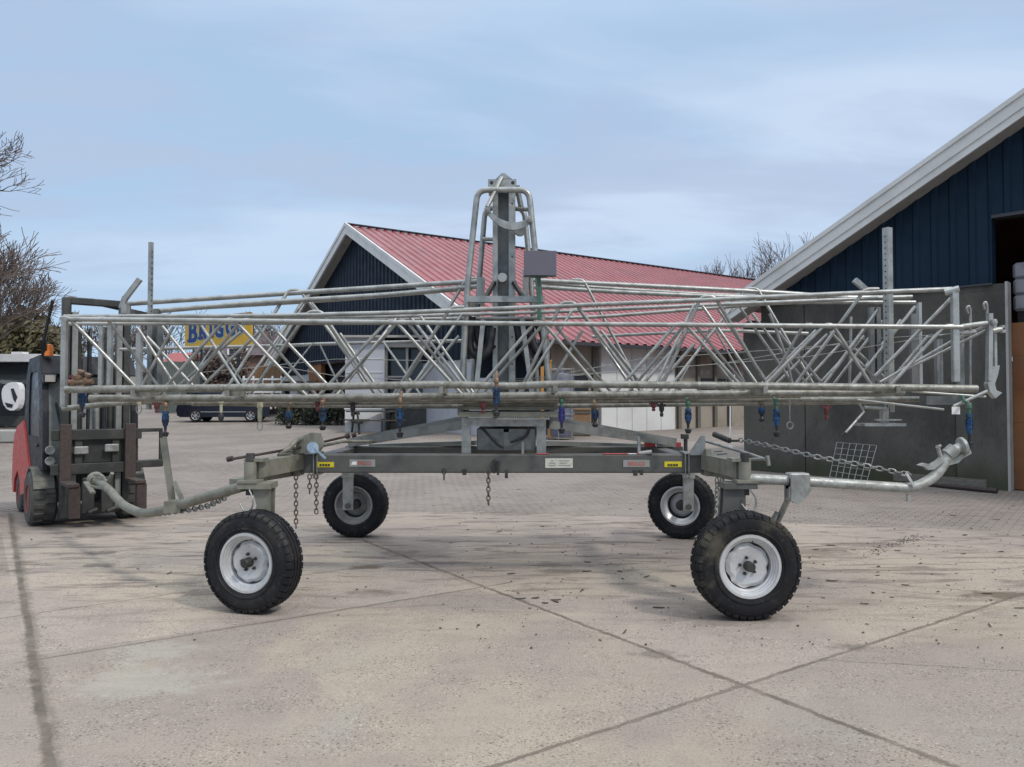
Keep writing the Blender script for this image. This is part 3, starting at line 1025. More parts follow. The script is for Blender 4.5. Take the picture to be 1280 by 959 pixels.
# ------------------------------------------------------------------ small buildings and clutter behind the boom on the left
def backdrop_left():
    b0 = P(300, 512, 62)
    h = thing('brick_house', (b0.x, b0.y, gz(b0.x, b0.y)), 'distant brown brick house with a white framed window and dark tiled roof', 'house')
    mb = MB(); px_box(mb, 252, 352, 442, 512, 62, 6); mb.build('wall', M_['brick'], h)
    mb = MB()
    a, b = P(248, 444, 61.6), P(356, 444, 61.6)
    top = P(300, 421, 66).z
    vs = [V((a.x, 61.6, a.z)), V((b.x, 61.6, b.z)), V((b.x, 69, b.z)), V((a.x, 69, a.z)), V((a.x + .8, 65.2, top)), V((b.x - .8, 65.2, top))]
    mb.add(vs, [(0, 1, 5, 4), (2, 3, 4, 5), (1, 2, 5), (3, 0, 4), (3, 2, 1, 0)])
    rf = mb.build('roof', M_['rooftile'], h)
    mb = MB(); px_box(mb, 326, 332, 414, 430, 65, .8); mb.build('chimney', M_['brick'], rf)
    for x0, x1 in ((284, 309),):
        mb = MB(); px_box(mb, x0, x1, 446, 449.5, 61.7, .2); px_box(mb, x0, x1, 434, 436, 61.7, .2)
        px_box(mb, x0, x0 + 2, 436, 446, 61.7, .2); px_box(mb, x1 - 2, x1, 436, 446, 61.7, .2)
        w = mb.build('window', M_['white'], h)
        mb = MB(); px_box(mb, x0 + 2, x1 - 2, 436, 446, 61.8, .1); mb.build('pane', M_['glass'], w)
    mb = MB(); px_box(mb, 290, 303, 452, 461, 61.7, .2); mb.build('awning', M_['palefit'], h)
    # red roofed shed
    b0 = P(212, 510, 55)
    h = thing('red_roof_shed', (b0.x, b0.y, gz(b0.x, b0.y)), 'small shed with a faded red roof beside the grey green board fence', 'shed')
    mb = MB(); px_box(mb, 198, 228, 456, 512, 55, 4); mb.build('wall', M_['brick'], h)
    mb = MB()
    a, b = P(196, 457, 54.7), P(230, 457, 54.7)
    tz = P(210, 441, 57).z
    vs = [V((a.x, 54.7, a.z)), V((b.x, 54.7, b.z)), V((b.x, 59.3, b.z)), V((a.x, 59.3, a.z)), V((a.x, 57, tz)), V((b.x, 57, tz))]
    mb.add(vs, [(0, 1, 5, 4), (2, 3, 4, 5), (1, 2, 5), (3, 0, 4), (3, 2, 1, 0)])
    mb.build('roof', M_['housered'], h)
    # grey green board fence under the sign
    for (x0, x1, yt, yb, Y, m, name, lab, cat) in (
            (196, 252, 452, 516, 50, 'greenshed', 'board_fence', 'grey green board fence under the yellow sign', 'fence'),
            (318, 352, 458, 514, 46, 'crate', 'timber_hoarding', 'brown timber hoarding between the brick house and the barn', 'hoarding'),
            (352, 396, 476, 515, 44, 'wood', 'pallet_stack', 'stack of grey wooden pallets between the brown hoarding and the dark barn doorway', 'pallets')):
        p0 = P(x0, yb, Y)
        t = thing(name, (p0.x, p0.y, gz(p0.x, p0.y)), lab, cat)
        if name == 'pallet_stack':
            k = 7
            for i in range(k):
                mb = MB()
                yy0 = yb - (yb - yt) * i / k
                yy1 = yb - (yb - yt) * (i + 1) / k
                px_box(mb, x0, x1, yy1 + .2, yy1 + 1.6, Y, 1.0)
                for q in (0, .45, .9):
                    xx = x0 + (x1 - x0 - 4) * q / .9
                    px_box(mb, xx, xx + 4, yy1 + 1.8, yy0 - .2, Y, 1.0)
                mb.build('pallet', M_[m], t)
        else:
            k = int((x1 - x0) / 3)
            mb = MB()
            for i in range(k):
                px_box(mb, x0 + (x1 - x0) * i / k + .15, x0 + (x1 - x0) * (i + 1) / k - .15, yt + random.uniform(-.5, .5), yb, Y, .05)
            mb.build('board_panel', M_[m], t)
            mb = MB()
            px_box(mb, x0, x1, yt + 8, yt + 11, Y + .08, .06)
            px_box(mb, x0, x1, yb - 14, yb - 11, Y + .08, .06)
            mb.build('rail', M_['wood'], t)
    # white rail fence, distant
    p0 = P(304, 512, 42)
    t = thing('rail_fence', (p0.x, p0.y, gz(p0.x, p0.y)), 'low white rail fence in front of the brown hoarding', 'fence')
    for yy in (473, 481, 489):
        mb = MB(); px_box(mb, 303, 352, yy, yy + 2.2, 42, .05); mb.build('rail', M_['white'], t)
    for xx in (303, 315, 327, 339, 350):
        mb = MB(); px_box(mb, xx, xx + 2, 470, 520, 42.1, .08); mb.build('post', M_['white'], t)
    # sign
    p0 = P(272, 435, 45.8)
    A, B = P(231, 437, 47.4), P(314, 432, 44.2)
    t = thing('advertising_sign', (p0.x, p0.y, gz(p0.x, p0.y)), 'yellow sign board on posts with blue lettering behind the boom', 'sign')
    d = V((B.x - A.x, B.y - A.y, 0))
    Lw = d.length
    d.normalize()
    n = V((d.y, -d.x, 0))
    Mx = frame(V((A.x, A.y, 0)), d, z=n)      # local y is up
    Mx = Matrix((d, V((0, 0, 1)), n)).transposed().to_4x4()
    zb, zt = (A.z + B.z) / 2, (P(231, 397, 47.4).z + P(314, 391.5, 44.2).z) / 2
    Mx.translation = V((A.x, A.y, zb))
    Hh = zt - zb
    q_ = 1.756
    mb = MB(Mx); mb.prism([(0, 0), (Lw, 0), (Lw, Hh), (0, Hh)], -.10, 0); bd = mb.build('board', M_['signyellow'], t)
    mb = MB(Mx); mb.prism([(0, Hh - .12), (Lw, Hh - .12), (Lw, Hh + .01), (0, Hh + .01)], .002, .02); mb.build('border', M_['signbrown'], t)
    letters = 'BRIGGS'
    sizes = [1.0, .80, .76, .80, .80, .76]
    base = [.26, .33, .36, .37, .40, .44]
    sizes, base = [v * q_ for v in sizes], [v * q_ for v in base]
    x = .24 * q_
    for i, ch in enumerate(letters):
        vs, fs = text_mesh(ch, sizes[i], .05, .02)
        x0, x1 = min(v.x for v in vs), max(v.x for v in vs)
        kx = .86
        q = MB(Mx)
        q.add([V(((v.x - x0) * kx + x, v.y + base[i], v.z + .022)) for v in vs], fs)
        if ch in 'BRI':       # slab feet as on the painted letters
            hh = max(v.y for v in vs)
            w = .14
            stem = (x1 - x0) * kx if ch == 'I' else .34
            for yy in (base[i], base[i] + hh - .14):
                q.prism([(x - w, yy), (x + stem + (w if ch == 'I' else 0), yy), (x + stem + (w if ch == 'I' else 0), yy + .14), (x - w, yy + .14)], .008, .044)
        lt = q.build('letter', M_['signblue'], t)
        q = MB(Mx)
        vs2, fs2 = text_mesh(ch, sizes[i], .11, .004)
        q.add([V(((v.x - x0) * kx + x, v.y + base[i], v.z + .006)) for v in vs2], fs2)
        q.build('letter_edge', M_['signcyan'], lt)
        x += (x1 - x0) * kx + .21
    for k in (.22, .78):
        mb = MB()
        c = V((A.x, A.y, 0)).lerp(V((B.x, B.y, 0)), k) - n * .22
        mb.beam((c.x, c.y, gz(c.x, c.y) - .2), (c.x, c.y, zt - .1), .12, .12, up=(0, 1, 0))
        mb.build('post', M_['darkmetal'], t)


backdrop_left()


def parked_car():
    base = G(285, 527)
    Y0 = base.y
    t = thing('parked_car', base, 'dark blue estate car parked far behind the boom', 'car', rz=RAD(4))
    M = wm(t)
    body = [(-2.25, .32), (-2.3, .62), (-2.22, .92), (-1.95, 1.0), (2.05, .98), (2.28, .72), (2.3, .36), (2.1, .24), (-2.1, .24)]
    mb = MB(M @ Matrix.Rotation(RAD(90), 4, 'X'))
    mb.prism([(x, z) for x, z in body], -.86, .86)
    bd = mb.build('body', M_['carpaint'], t)
    cab = [(-2.05, .99), (-1.75, 1.42), (-.9, 1.48), (.3, 1.44), (1.15, .99)]
    mb = MB(M @ Matrix.Rotation(RAD(90), 4, 'X')); mb.prism(cab, -.70, .70); mb.build('window_band', M_['carglass'], t)
    mb = MB(M)
    mb.bbox((-.85, 0, 1.47), (2.1, 1.36, .05), .02)
    for x0, x1 in ((-2.0, -1.75), (-.55, -.62), (1.12, .3)):
        for s in (-.71, .71):
            mb.beam((x0, s, 1.0), (x1, s, 1.46), .03, .08)
    mb.build('roof', M_['carpaint'], t)
    for x in (-1.33, 1.37):
        for s in (-1, 1):
            A = M @ V((x, s * .80, .32))
            Z = M.to_3x3() @ V((0, s, 0))
            F = axis_frame(A, Z)
            mb = MB(F)
            mb.lathe([(.2, -.10), (.3, -.10), (.32, -.06), (.32, .06), (.3, .095), (.2, .10)], 20)
            w = mb.build('wheel', M_['rubber'], t, smooth=40)
            mb = MB(F)
            mb.lathe([(.205, .06), (.205, .112), (.185, .10), (.18, .07)], 20)
            for k in range(6):
                a = k * pi / 3
                mb.beam((.03 * cos(a), .03 * sin(a), .09), (.19 * cos(a), .19 * sin(a), .1), .04, .02)
            mb.lathe([(.0, .11), (.05, .11), (.05, .08)], 10)
            mb.build('rim', M_['alloy'], w, smooth=40)
    for s in (-.5, .5):
        mb = MB(M); mb.bbox((-2.27, s, .76), (.06, .34, .12), .02); mb.build('tail_light', M_['redplastic'], t)
        mb = MB(M); mb.bbox((2.27, s, .68), (.06, .34, .11), .02); mb.build('headlight', M_['white'], t)
    mb = MB(M); mb.bbox((0, -.875, .5), (2.6, .02, .03), .004); mb.build('side_strip', M_['alloy'], t)


parked_car()


def picnic_table():
    b = G(468, 541)
    t = thing('picnic_table', b, 'weathered wooden picnic table with benches in front of the annex', 'picnic table', rz=RAD(24))
    M = wm(t) @ Matrix.Scale(1.12, 4)
    for k in range(5):
        mb = MB(M); mb.box((0, -.30 + .15 * k, .76), (1.9, .135, .045)); mb.build('top_board', M_['darkwood'], t)
    for s in (-1, 1):
        mb = MB(M)
        for k in range(2): mb.box((0, s * (.66 + .14 * k), .45), (1.9, .125, .045))
        mb.build('bench_seat', M_['darkwood'], t)
        mb = MB(M)
        x = .68 * s
        mb.beam((x, -.28, .735), (x, -.62, 0), .05, .12, up=(0, 1, 0))
        mb.beam((x, .28, .735), (x, .62, 0), .05, .12, up=(0, 1, 0))
        mb.box((x + .052, 0, .39), (.05, 1.66, .1))
        mb.box((x + .052, 0, .69), (.05, .68, .08))
        mb.build('leg_frame', M_['darkwood'], t)


picnic_table()


def yard_things():
    def small(name, m, label, cat, rects, Y):
        mb = MB()
        for r in rects: px_box(mb, *r)
        return props(mb.build(name, M_[m]), label, cat)
    # crates, barrels and a bin before the long side of the far barn
    t = thing('wooden_crate', G(724, 546), 'brown wooden crate standing behind the turntable, beside the white sliding door', 'crate')
    mb = MB(); px_box(mb, 712, 738, 513, 546, 29, .9); mb.build('side_panel', M_['crate'], t)
    mb = MB()
    for y in (514, 528, 541): px_box(mb, 711.5, 738.5, y, y + 3, 28.97, .025)
    mb.build('batten', M_['wood'], t)
    mb = MB(); px_box(mb, 711, 739, 511, 513, 28.95, 1.0); mb.build('lid', M_['crate'], t)
    b = G(701, 548)
    t = thing('blue_barrel', V((P(701, 500, 27.5).x, 27.5, gz(1, 27.5))), 'mauve blue plastic tank standing before the beige wall', 'tank')
    F = Matrix.Translation(t.location)
    mb = MB(F); mb.lathe([(0, .1), (.4, .1), (.44, .2), (.44, .6), (.46, .63), (.44, .66), (.44, 1.5), (.46, 1.53), (.44, 1.56), (.44, 2.2), (.4, 2.32), (.12, 2.38), (.12, 2.45), (0, 2.45)], 24); mb.build('body', mat('mauve_tank', (.12, .125, .17), .55), t, smooth=40)
    mb = MB(F)
    for a in range(6):
        th = a * pi / 3 + .3
        mb.tube([(.5 * cos(th), .5 * sin(th), 0), (.5 * cos(th), .5 * sin(th), 2.5)], .015, 5)
    for z in (.05, .9, 1.7, 2.5):
        mb.tube([(.5 * cos(2 * pi * k / 18), .5 * sin(2 * pi * k / 18), z) for k in range(18)], .015, 5, closed=True)
    mb.build('cage', M_['galv'], t, smooth=60)
    for i, (x0, x1, lab) in enumerate(((676, 680, 'narrow orange post standing at the barn corner behind the mast'), (685.5, 689.5, 'second orange post, between the barn corner post and the mauve tank'))):
        mb = MB()
        px_box(mb, x0, x1, 452, 548, 27.3, .12)
        px_box(mb, x0 - .6, x1 + .6, 450, 452, 27.27, .16)
        props(mb.build('timber_post', M_['orangewood']), lab, 'post', 'orange posts')
    small('white_cabinet', 'whitepanel', 'white cabinet standing behind the picnic table', 'cabinet', [(431, 476, 512, 544, 31.6, .6), (430, 477, 510.5, 511.8, 31.55, .7)], 31)
    # wire mesh panel leaning on the near barn wall
    q = [P(1046, 553, 15.55), P(1096, 557, 15.2), P(1083, 604, 15.0), P(1037, 596, 15.4)]
    q = [V((p.x, p.y, max(p.z, .02))) for p in q]
    mb = MB()
    for k in range(7):
        a = k / 6
        mb.tube([q[0].lerp(q[1], a), q[3].lerp(q[2], a)], .007, 5)
        mb.tube([q[0].lerp(q[3], a), q[1].lerp(q[2], a)], .007, 5)
    props(mb.build('wire_grid', M_['galv'], smooth=60), 'square wire grid panel leaning against the dark concrete wall', 'grid')
    mb = MB()
    b = P(912, 470, 24)
    mb.tube([(b.x, 24, gz(b.x, 24)), (b.x + .02, 24, 1.9), (b.x + .18, 24, 2.6)], .022, 6)
    mb.lathe([(0, 0), (.12, 0), (.12, .03), (0, .03)], 12, Matrix.Translation((b.x, 24, gz(b.x, 24))))
    props(mb.build('marker_pole', M_['white'], smooth=50), 'thin white pole standing between the two barns', 'pole')


yard_things()


def white_lorry():
    Y = 30.0
    b = P(8, 535, Y)
    z0 = gz(b.x, Y)
    t = thing('white_lorry', (b.x, Y, z0), 'white lorry with dark windscreen and big white mirror housing behind the forklift', 'lorry')
    def pb(name, m, *rects, par=None):
        mb = MB()
        for r in rects: px_box(mb, *r)
        return mb.build(name, M_[m], par or t)
    pb('cab', 'white', (-60, 62, 442.5, 452, 30.0, 2.3), (-60, -40, 452, 500, 30.0, 2.3), (46, 62, 452, 500, 30.0, 2.3))
    pb('roof_light', 'white', (14, 28, 439.8, 443, 30.2, .4))
    a_, b_, c_, d_ = P(-40, 480, 30.0), P(46, 480, 30.0), P(46, 452, 30.75), P(-40, 452, 30.75)
    mb = MB()
    mb.add([a_, b_, c_, d_] + [v + V((0, .06, 0)) for v in (a_, b_, c_, d_)], [(0, 1, 2, 3), (7, 6, 5, 4), (0, 4, 5, 1), (1, 5, 6, 2), (2, 6, 7, 3), (3, 7, 4, 0)])
    mb.build('windscreen', M_['lorryglass'], t)
    pb('lower_grille', 'black', (-60, 62, 480, 520, 29.95, 2.3))
    pb('bumper', 'darkgrey', (-60, 62, 520, 533, 29.8, 2.4))
    F = P(15.5, 496, 29.4)
    M = Matrix.Translation(F) @ Matrix.Rotation(RAD(90), 4, 'X')
    poly = [(-.34, .12), (-.32, .28), (-.24, .42), (-.1, .52), (.06, .56), (.22, .54), (.31, .45), (.35, .28), (.35, -.1), (.32, -.3), (.26, -.44), (.14, -.52), (.0, -.53), (-.14, -.46), (-.26, -.3), (-.32, -.08)]
    mb = MB(M); mb.prism(poly, -.2, .12); hs = mb.build('mirror_housing', M_['white'], t)
    mb = MB(M); mb.prism([(.02, .3), (.12, .32), (.27, -.02), (.2, -.22), (.13, -.1)], .122, .14); mb.prism([(-.2, -.22), (.12, -.3), (.08, -.42), (-.1, -.4)], .122, .14)
    mb.build('mirror_glass', M_['black'], hs)
    for x0 in (-52, 38):
        mb = MB()
        c = P(x0 + 8, 528, 30.9)
        mb.lathe([(.25, -.15), (.48, -.15), (.5, -.1), (.5, .1), (.48, .15), (.25, .15)], 20, axis_frame((c.x, 30.9, z0 + .5), (1, 0, 0)))
        mb.build('wheel', M_['rubber'], t, smooth=40)
    q = P(2, 540, 26)
    mb = MB()
    mb.bbox((q.x - .6, 26, gz(q.x, 26) + .22), (3.6, .5, .44), .05)
    props(mb.build('concrete_block', M_['soffit']), 'long pale concrete block lying on the ground in front of the lorry', 'block')


white_lorry()
# ------------------------------------------------------------------ the irrigation boom carriage
IB = thing('irrigation_boom', (0, 7.8, 0), 'long folded galvanised irrigation boom on a grey four wheeled carriage with central mast', 'irrigation boom')


def part(name, mb, m, par=None, smooth=None, label=None):
    return mb.build(name, M_[m] if isinstance(m, str) else m, par if par is not None else IB, smooth=smooth, label=label)


def pbox(mb, x0, x1, yt, yb, Y, depth):
    """box whose front face fills a photo rectangle at depth Y"""
    a, b = P(x0, yb, Y), P(x1, yt, Y)
    mb.box(((a.x + b.x) / 2, Y + depth / 2, (a.z + b.z) / 2), (b.x - a.x, depth, b.z - a.z))


def ptube(mb, pts, r, n=10, fil=0.0):
    q = [P(*p) for p in pts]
    if fil: q = fillet(q, fil)
    mb.tube(q, r, n)


# ---- chassis
FB = MB()
fz0, fz1 = P(640, 591.5, 7.0).z, P(640, 568, 7.0).z
xl, xr = P(370, 580, 7).x, P(881, 580, 7).x
FB.bbox(((xl + xr) / 2, 7.08, (fz0 + fz1) / 2), (xr - xl, .16, fz1 - fz0), .012)
beam = part('front_beam', FB, 'greypaint')
RB = MB()
RB.bbox((.02, 8.58, (fz0 + fz1) / 2), (3.75, .14, fz1 - fz0 - .02), .012)
part('rear_beam', RB, 'greypaint')
for s in (-1, 1):
    mb = MB()
    x = -1.80 if s < 0 else 1.62
    mb.bbox((x, 7.83, (fz0 + fz1) / 2 - .01), (.14, 1.35, .15), .01)
    part('side_beam', mb, 'greypaint')
    mb = MB()    # braces from the turntable stand out to the corners
    mb.beam((.42 * s - .05, 8.1, 1.43), (1.80 * s, 8.52, 1.17), .08, .10)
    mb.beam((.40 * s - .05, 7.55, 1.40), (1.66 * s + .02, 8.42, 1.19), .06, .08)
    part('diagonal_brace', mb, 'greytop')
    mb = MB()
    mb.beam((.35 * s - .05, 8.52, 1.17), (1.6 * s, 8.70, 1.12), .12, .05)
    part('walkway_strip', mb, 'greytop')


# front corner arms with their pivots
def front_arm(px_piv, px_in, s):
    piv = P(px_piv, 590, 6.12)
    inner = P(px_in, 580, 6.98)
    mb = MB()
    mb.beam((inner.x, 6.99, 1.075), (piv.x, 6.16, 1.075), .11, .135)
    a = part('corner_arm', mb, 'galv_mossy')
    mb = MB()
    mb.beam((inner.x + .06 * s, 6.99, .975), (piv.x + .22 * s, 6.35, .955), .10, .05)
    mb.box((inner.x, 7.02, 1.07), (.05, .2, .24))
    part('arm_gusset', mb, 'galv_mossy')
    mb = MB()
    F = Matrix.Translation((piv.x, 6.10, 1.0))
    mb.lathe([(0, .0), (.048, .0), (.048, .14), (0, .14)], 16, F)
    mb.box((piv.x - .03 * s, 6.16, 1.155), (.15, .15, .025))
    mb.box((piv.x, 6.10, .99), (.16, .16, .022))
    pc = part('pivot_sleeve', mb, 'galv_mossy', smooth=40)
    mb = MB()
    mb.lathe([(0, -.12), (.034, -.12), (.034, .21), (0, .21)], 14, F)
    part('pivot_pin', mb, 'mastgrey', pc, smooth=40)
    return piv


pl = front_arm(314, 372, -1)
prr = front_arm(930, 884, 1)

# wheel brackets
for piv, wx, wy, s in ((pl, -2.0, 5.97, 1), (prr, 1.75, 5.79, -1)):
    mb = MB()
    mb.box((piv.x + .05 * s, 6.13, .955), (.26, .2, .045))
    M = Matrix((V((1, 0, 0)), V((0, 0, 1)), V((0, -1, 0)))).transposed().to_4x4()
    M.translation = V((piv.x, 6.19, 0))
    if s > 0:
        mb.prism([(.02, .935), (.17, .935), (.165, .70), (.12, .55), (.05, .40), (-.02, .36), (-.06, .45), (.06, .80)], -.012, .012, M)
        mb.prism([(.02, .935), (.17, .935), (.165, .70), (.12, .55), (.05, .40), (-.02, .36), (-.06, .45), (.06, .80)], .10, .115, M)
    else:
        mb.prism([(-.17, .935), (.0, .935), (-.01, .66), (-.05, .34), (-.15, .34), (-.19, .66)], -.02, .02, M)
        mb.prism([(-.17, .935), (.0, .935), (-.01, .66), (-.05, .34), (-.15, .34), (-.19, .66)], .10, .12, M)
    part('wheel_bracket', mb, 'galv_mossy' if s > 0 else 'greypaint')
    mb = MB()
    mb.tube([(wx, 6.16, .39), (wx, wy - .05, .39)], .03, 12)
    loop = [V((piv.x + .02, 6.02, .93)), V((piv.x + .06, 6.0, .86)), V((piv.x + .05, 6.0, .78)), V((piv.x - .01, 6.0, .76)), V((piv.x - .05, 6.02, .82))]
    part('axle', mb, 'greypaint', smooth=40)
    mb = MB()
    mb.tube(fillet(loop, .03), .007, 6)
    part('cable_loop', mb, 'chainlight', smooth=60)
for x, y in ((-1.93, 9.08), (2.055, 8.98)):
    mb = MB()
    mb.bbox((x + (-.0), y, .66), (.125, .03, .62), .006)
    mb.bbox((x, y - .025, .86), (.14, .05, .26), .006)
    mb.box((x, y - .25, .99), (.12, .6, .10))
    part('wheel_bracket', mb, 'galv')
    mb = MB()
    mb.tube([(x, y - .03, .40), (x, y + .2, .40)], .035, 12)
    part('axle', mb, 'greypaint', smooth=40)


# ---- wheels
def wheel(center, yaw, R, width, dull, rubber, flip):
    """outer face looks along -Y turned by yaw; flip shows the inner face to the camera"""
    Z = V((sin(yaw), -cos(yaw), 0))
    if flip: Z = -Z
    X = V((cos(yaw), sin(yaw), 0))
    F = frame(center, X, z=Z)
    h = width / 2
    rr = .222 * R / .39
    lug = 1.0 if flip else 1.002
    mb = MB(F)
    prof = [(rr, -h * .80), (rr + .02, -h * .93), (R * .76, -h * 1.03), (R * .88, -h * .98), (R * .955, -h * .84), (R * .985, -h * .62),
            (R * .99, -h * .42), (R * .965, -h * .40), (R * .965, -h * .33), (R, -h * .31), (R, -h * .07), (R * .965, -h * .05), (R * .965, h * .05), (R, h * .07), (R, h * .31), (R * .965, h * .33), (R * .965, h * .40), (R * .99, h * .42),
            (R * .985, h * .62), (R * .955, h * .84), (R * .88, h * .98), (R * .76, h * 1.03), (rr + .02, h * .93), (rr, h * .80)]
    mb.lathe(prof, 56, closed=True)
    t = mb
    n = 40
    for side in (-1, 1):
        for k in range(n):
            a = 2 * pi * (k + (0 if side > 0 else .5)) / n
            w = 2 * pi / n * .38
            pts = []
            for da, rad, zz in ((-w, R * .905, h * 1.0), (w, R * .905, h * 1.0), (-w, R * lug, h * .74), (w, R * lug, h * .74), (-w * .8, R * lug, h * .44), (w * .8, R * lug, h * .44), (-w, R * .90, h * .6), (w, R * .90, h * .6), (-w, R * (lug - .044), h * .955), (w, R * (lug - .044), h * .955)):
                pts.append(V((rad * cos(a + da), rad * sin(a + da), zz * side)))
            t.add(pts, [(0, 1, 9, 8), (8, 9, 3, 2), (2, 3, 5, 4), (4, 5, 7, 6), (0, 8, 2, 6), (2, 4, 6), (1, 7, 3, 9), (3, 7, 5)])
    # raised ring and ribs moulded in the sidewall
    for side in (-1, 1):
        t.lathe([(R * .655, h * .97 * side), (R * .665, h * 1.035 * side), (R * .69, h * 1.035 * side), (R * .70, h * .97 * side)], 48, closed=True)
    ty = t.build('wheel', M_[rubber], IB, smooth=35)
    # rim
    r = MB(F)
    k = rr / .222
    r.lathe([(rr - .002, h * .70), (rr + .012, h * .86), (rr + .006, h * .95), (rr - .012, h * .94), (rr - .016, h * .80), (rr - .026, h * .77), (rr - .028, h * .66), (rr - .038, h * .63), (rr - .040, h * .50), (rr - .050, h * .46), (rr - .053, h * .2), (rr - .06, h * .0), (rr - .066, -h * .45), (rr - .04, -h * .6), (rr - .03, -h * .75), (rr - .01, -h * .92), (rr + .01, -h * .9), (rr - .002, -h * .7)], 48, closed=True)
    rm = r.build('rim', M_[dull], ty, smooth=35)
    d = MB(F)      # pressed disc with scalloped edge
    N = 80
    zf = h * .42
    outer, mid, hubr = [], [], []
    for i in range(N):
        a = 2 * pi * i / N
        sc = 1 - .075 * max(0, cos(5 * a + .6)) ** 2 + .012 * sin(13 * a)
        outer.append(V(((rr - .062) * sc * cos(a), (rr - .058) * sc * sin(a), zf - .012)))
        mid.append(V((.135 * k * sc * cos(a), .135 * k * sc * sin(a), zf + .012)))
        hubr.append(V((.075 * k * cos(a), .075 * k * sin(a), zf + .002)))
    cen = V((0, 0, zf + .002))
    fs = []
    for i in range(N):
        j = (i + 1) % N
        fs += [(i, j, N + j, N + i), (N + i, N + j, 2 * N + j, 2 * N + i), (2 * N + i, 2 * N + j, 3 * N)]
    d.add(outer + mid + hubr + [cen], fs)
    back = [p - V((0, 0, .012)) for p in outer + mid + hubr + [cen]]
    d.add(back, [f[::-1] for f in fs])
    d.build('wheel_disc', M_[dull], ty, smooth=40)
    sl = MB(F)
    sl.lathe([(rr - .085, zf - .035), (rr - .054, zf - .035), (rr - .054, zf - .030), (rr - .085, zf - .030)], 40, closed=True)
    sl.build('wheel_slot_ring', M_['slot'], ty)
    hb = MB(F)
    s0 = -1 if flip else 1
    hb.lathe([(0, zf + .075), (.03, zf + .075), (.036, zf + .065), (.038, zf + .004), (.0, zf + .004)], 20)
    hb.lathe([(0, zf - .03), (.06, zf - .03), (.06, zf - .12), (0, zf - .12)], 20)
    for i in range(5):
        a = 2 * pi * i / 5 + .5
        Fb = Matrix.Translation((.062 * cos(a), .062 * sin(a), zf + .0))
        hb.lathe([(0, .028), (.008, .028), (.009, .014), (.013, .013), (.013, .003), (0, .003)], 6, Fb)
    hb.build('hub', M_['mastgrey'], ty, smooth=30)
    v = MB(F)
    a = 1.4
    v.tube([((rr - .035) * cos(a), (rr - .035) * sin(a), h * .5), ((rr - .045) * cos(a), (rr - .045) * sin(a), h * .66)], .005, 6)
    v.build('valve', M_['black'], ty)
    return ty


wheel((-2.0, 5.97, .388), RAD(-16), .388, .215, 'rim', 'rubber', False)
wheel((1.75, 5.79, .398), RAD(4), .398, .215, 'rim', 'rubberdust', False)
wheel((-1.89, 9.33, .388), RAD(-4), .388, .235, 'rimdull', 'rubber', True)
wheel((2.03, 9.23, .392), RAD(-22), .392, .235, 'rim', 'rubber', True)

# ---- labels on the front beam
def beam_plate(name, x0, x1, yt, yb, m, out=.004, par=None):
    mb = MB()
    a, b = P(x0, yb, 7.0), P(x1, yt, 7.0)
    mb.box(((a.x + b.x) / 2, 7.0 - out / 2 - .001, (a.z + b.z) / 2), (b.x - a.x, out, b.z - a.z))
    return part(name, mb, m, par or beam)


beam_plate('yellow_sticker', 396.5, 417.5, 577.6, 584.2, 'yellow')
beam_plate('yellow_sticker', 830.5, 852, 577, 584, 'yellow')
for x0, x1, yt in ((400, 413.5, 580), (834.5, 848, 580)):
    mb = MB()
    for k in range(4):
        a, b = P(x0 + (x1 - x0) * k / 4, yt + 2.6, 7.0), P(x0 + (x1 - x0) * (k + .7) / 4, yt, 7.0)
        mb.box(((a.x + b.x) / 2, 6.992, (a.z + b.z) / 2), (b.x - a.x, .003, b.z - a.z))
    part('sticker_print', mb, 'black', beam)
beam_plate('name_plate', 437, 469, 574.5, 583.5, 'plategrey')
beam_plate('name_plate', 779, 812, 575, 584, 'plategrey')
beam_plate('data_plate', 681.5, 716, 573, 585, 'whitestick')
mb = MB()
for x0, x1, y in ((688, 692, 575.5), (699, 712, 575.5), (686, 694, 578.3), (699, 709, 578.3), (686, 695, 581.2), (699, 713, 581.2)):
    a, b = P(x0, y + .9, 7.0), P(x1, y, 7.0)
    mb.box(((a.x + b.x) / 2, 6.993, (a.z + b.z) / 2), (b.x - a.x, .002, b.z - a.z))
part('plate_print', mb, 'plategrey', beam)


def red_word(x0, x1, yt, yb):
    vs, fs = text_mesh('BRIGGS', 1.0, .02, .0)
    ax, bx = min(v.x for v in vs), max(v.x for v in vs)
    ay, by = min(v.y for v in vs), max(v.y for v in vs)
    a, b = P(x0, yb, 7.0), P(x1, yt, 7.0)
    mb = MB()
    mb.add([V((a.x + (v.x - ax) / (bx - ax) * (b.x - a.x), 6.9935, a.z + (v.y - ay) / (by - ay) * (b.z - a.z))) for v in vs], fs)
    part('plate_lettering', mb, 'redprint', beam)


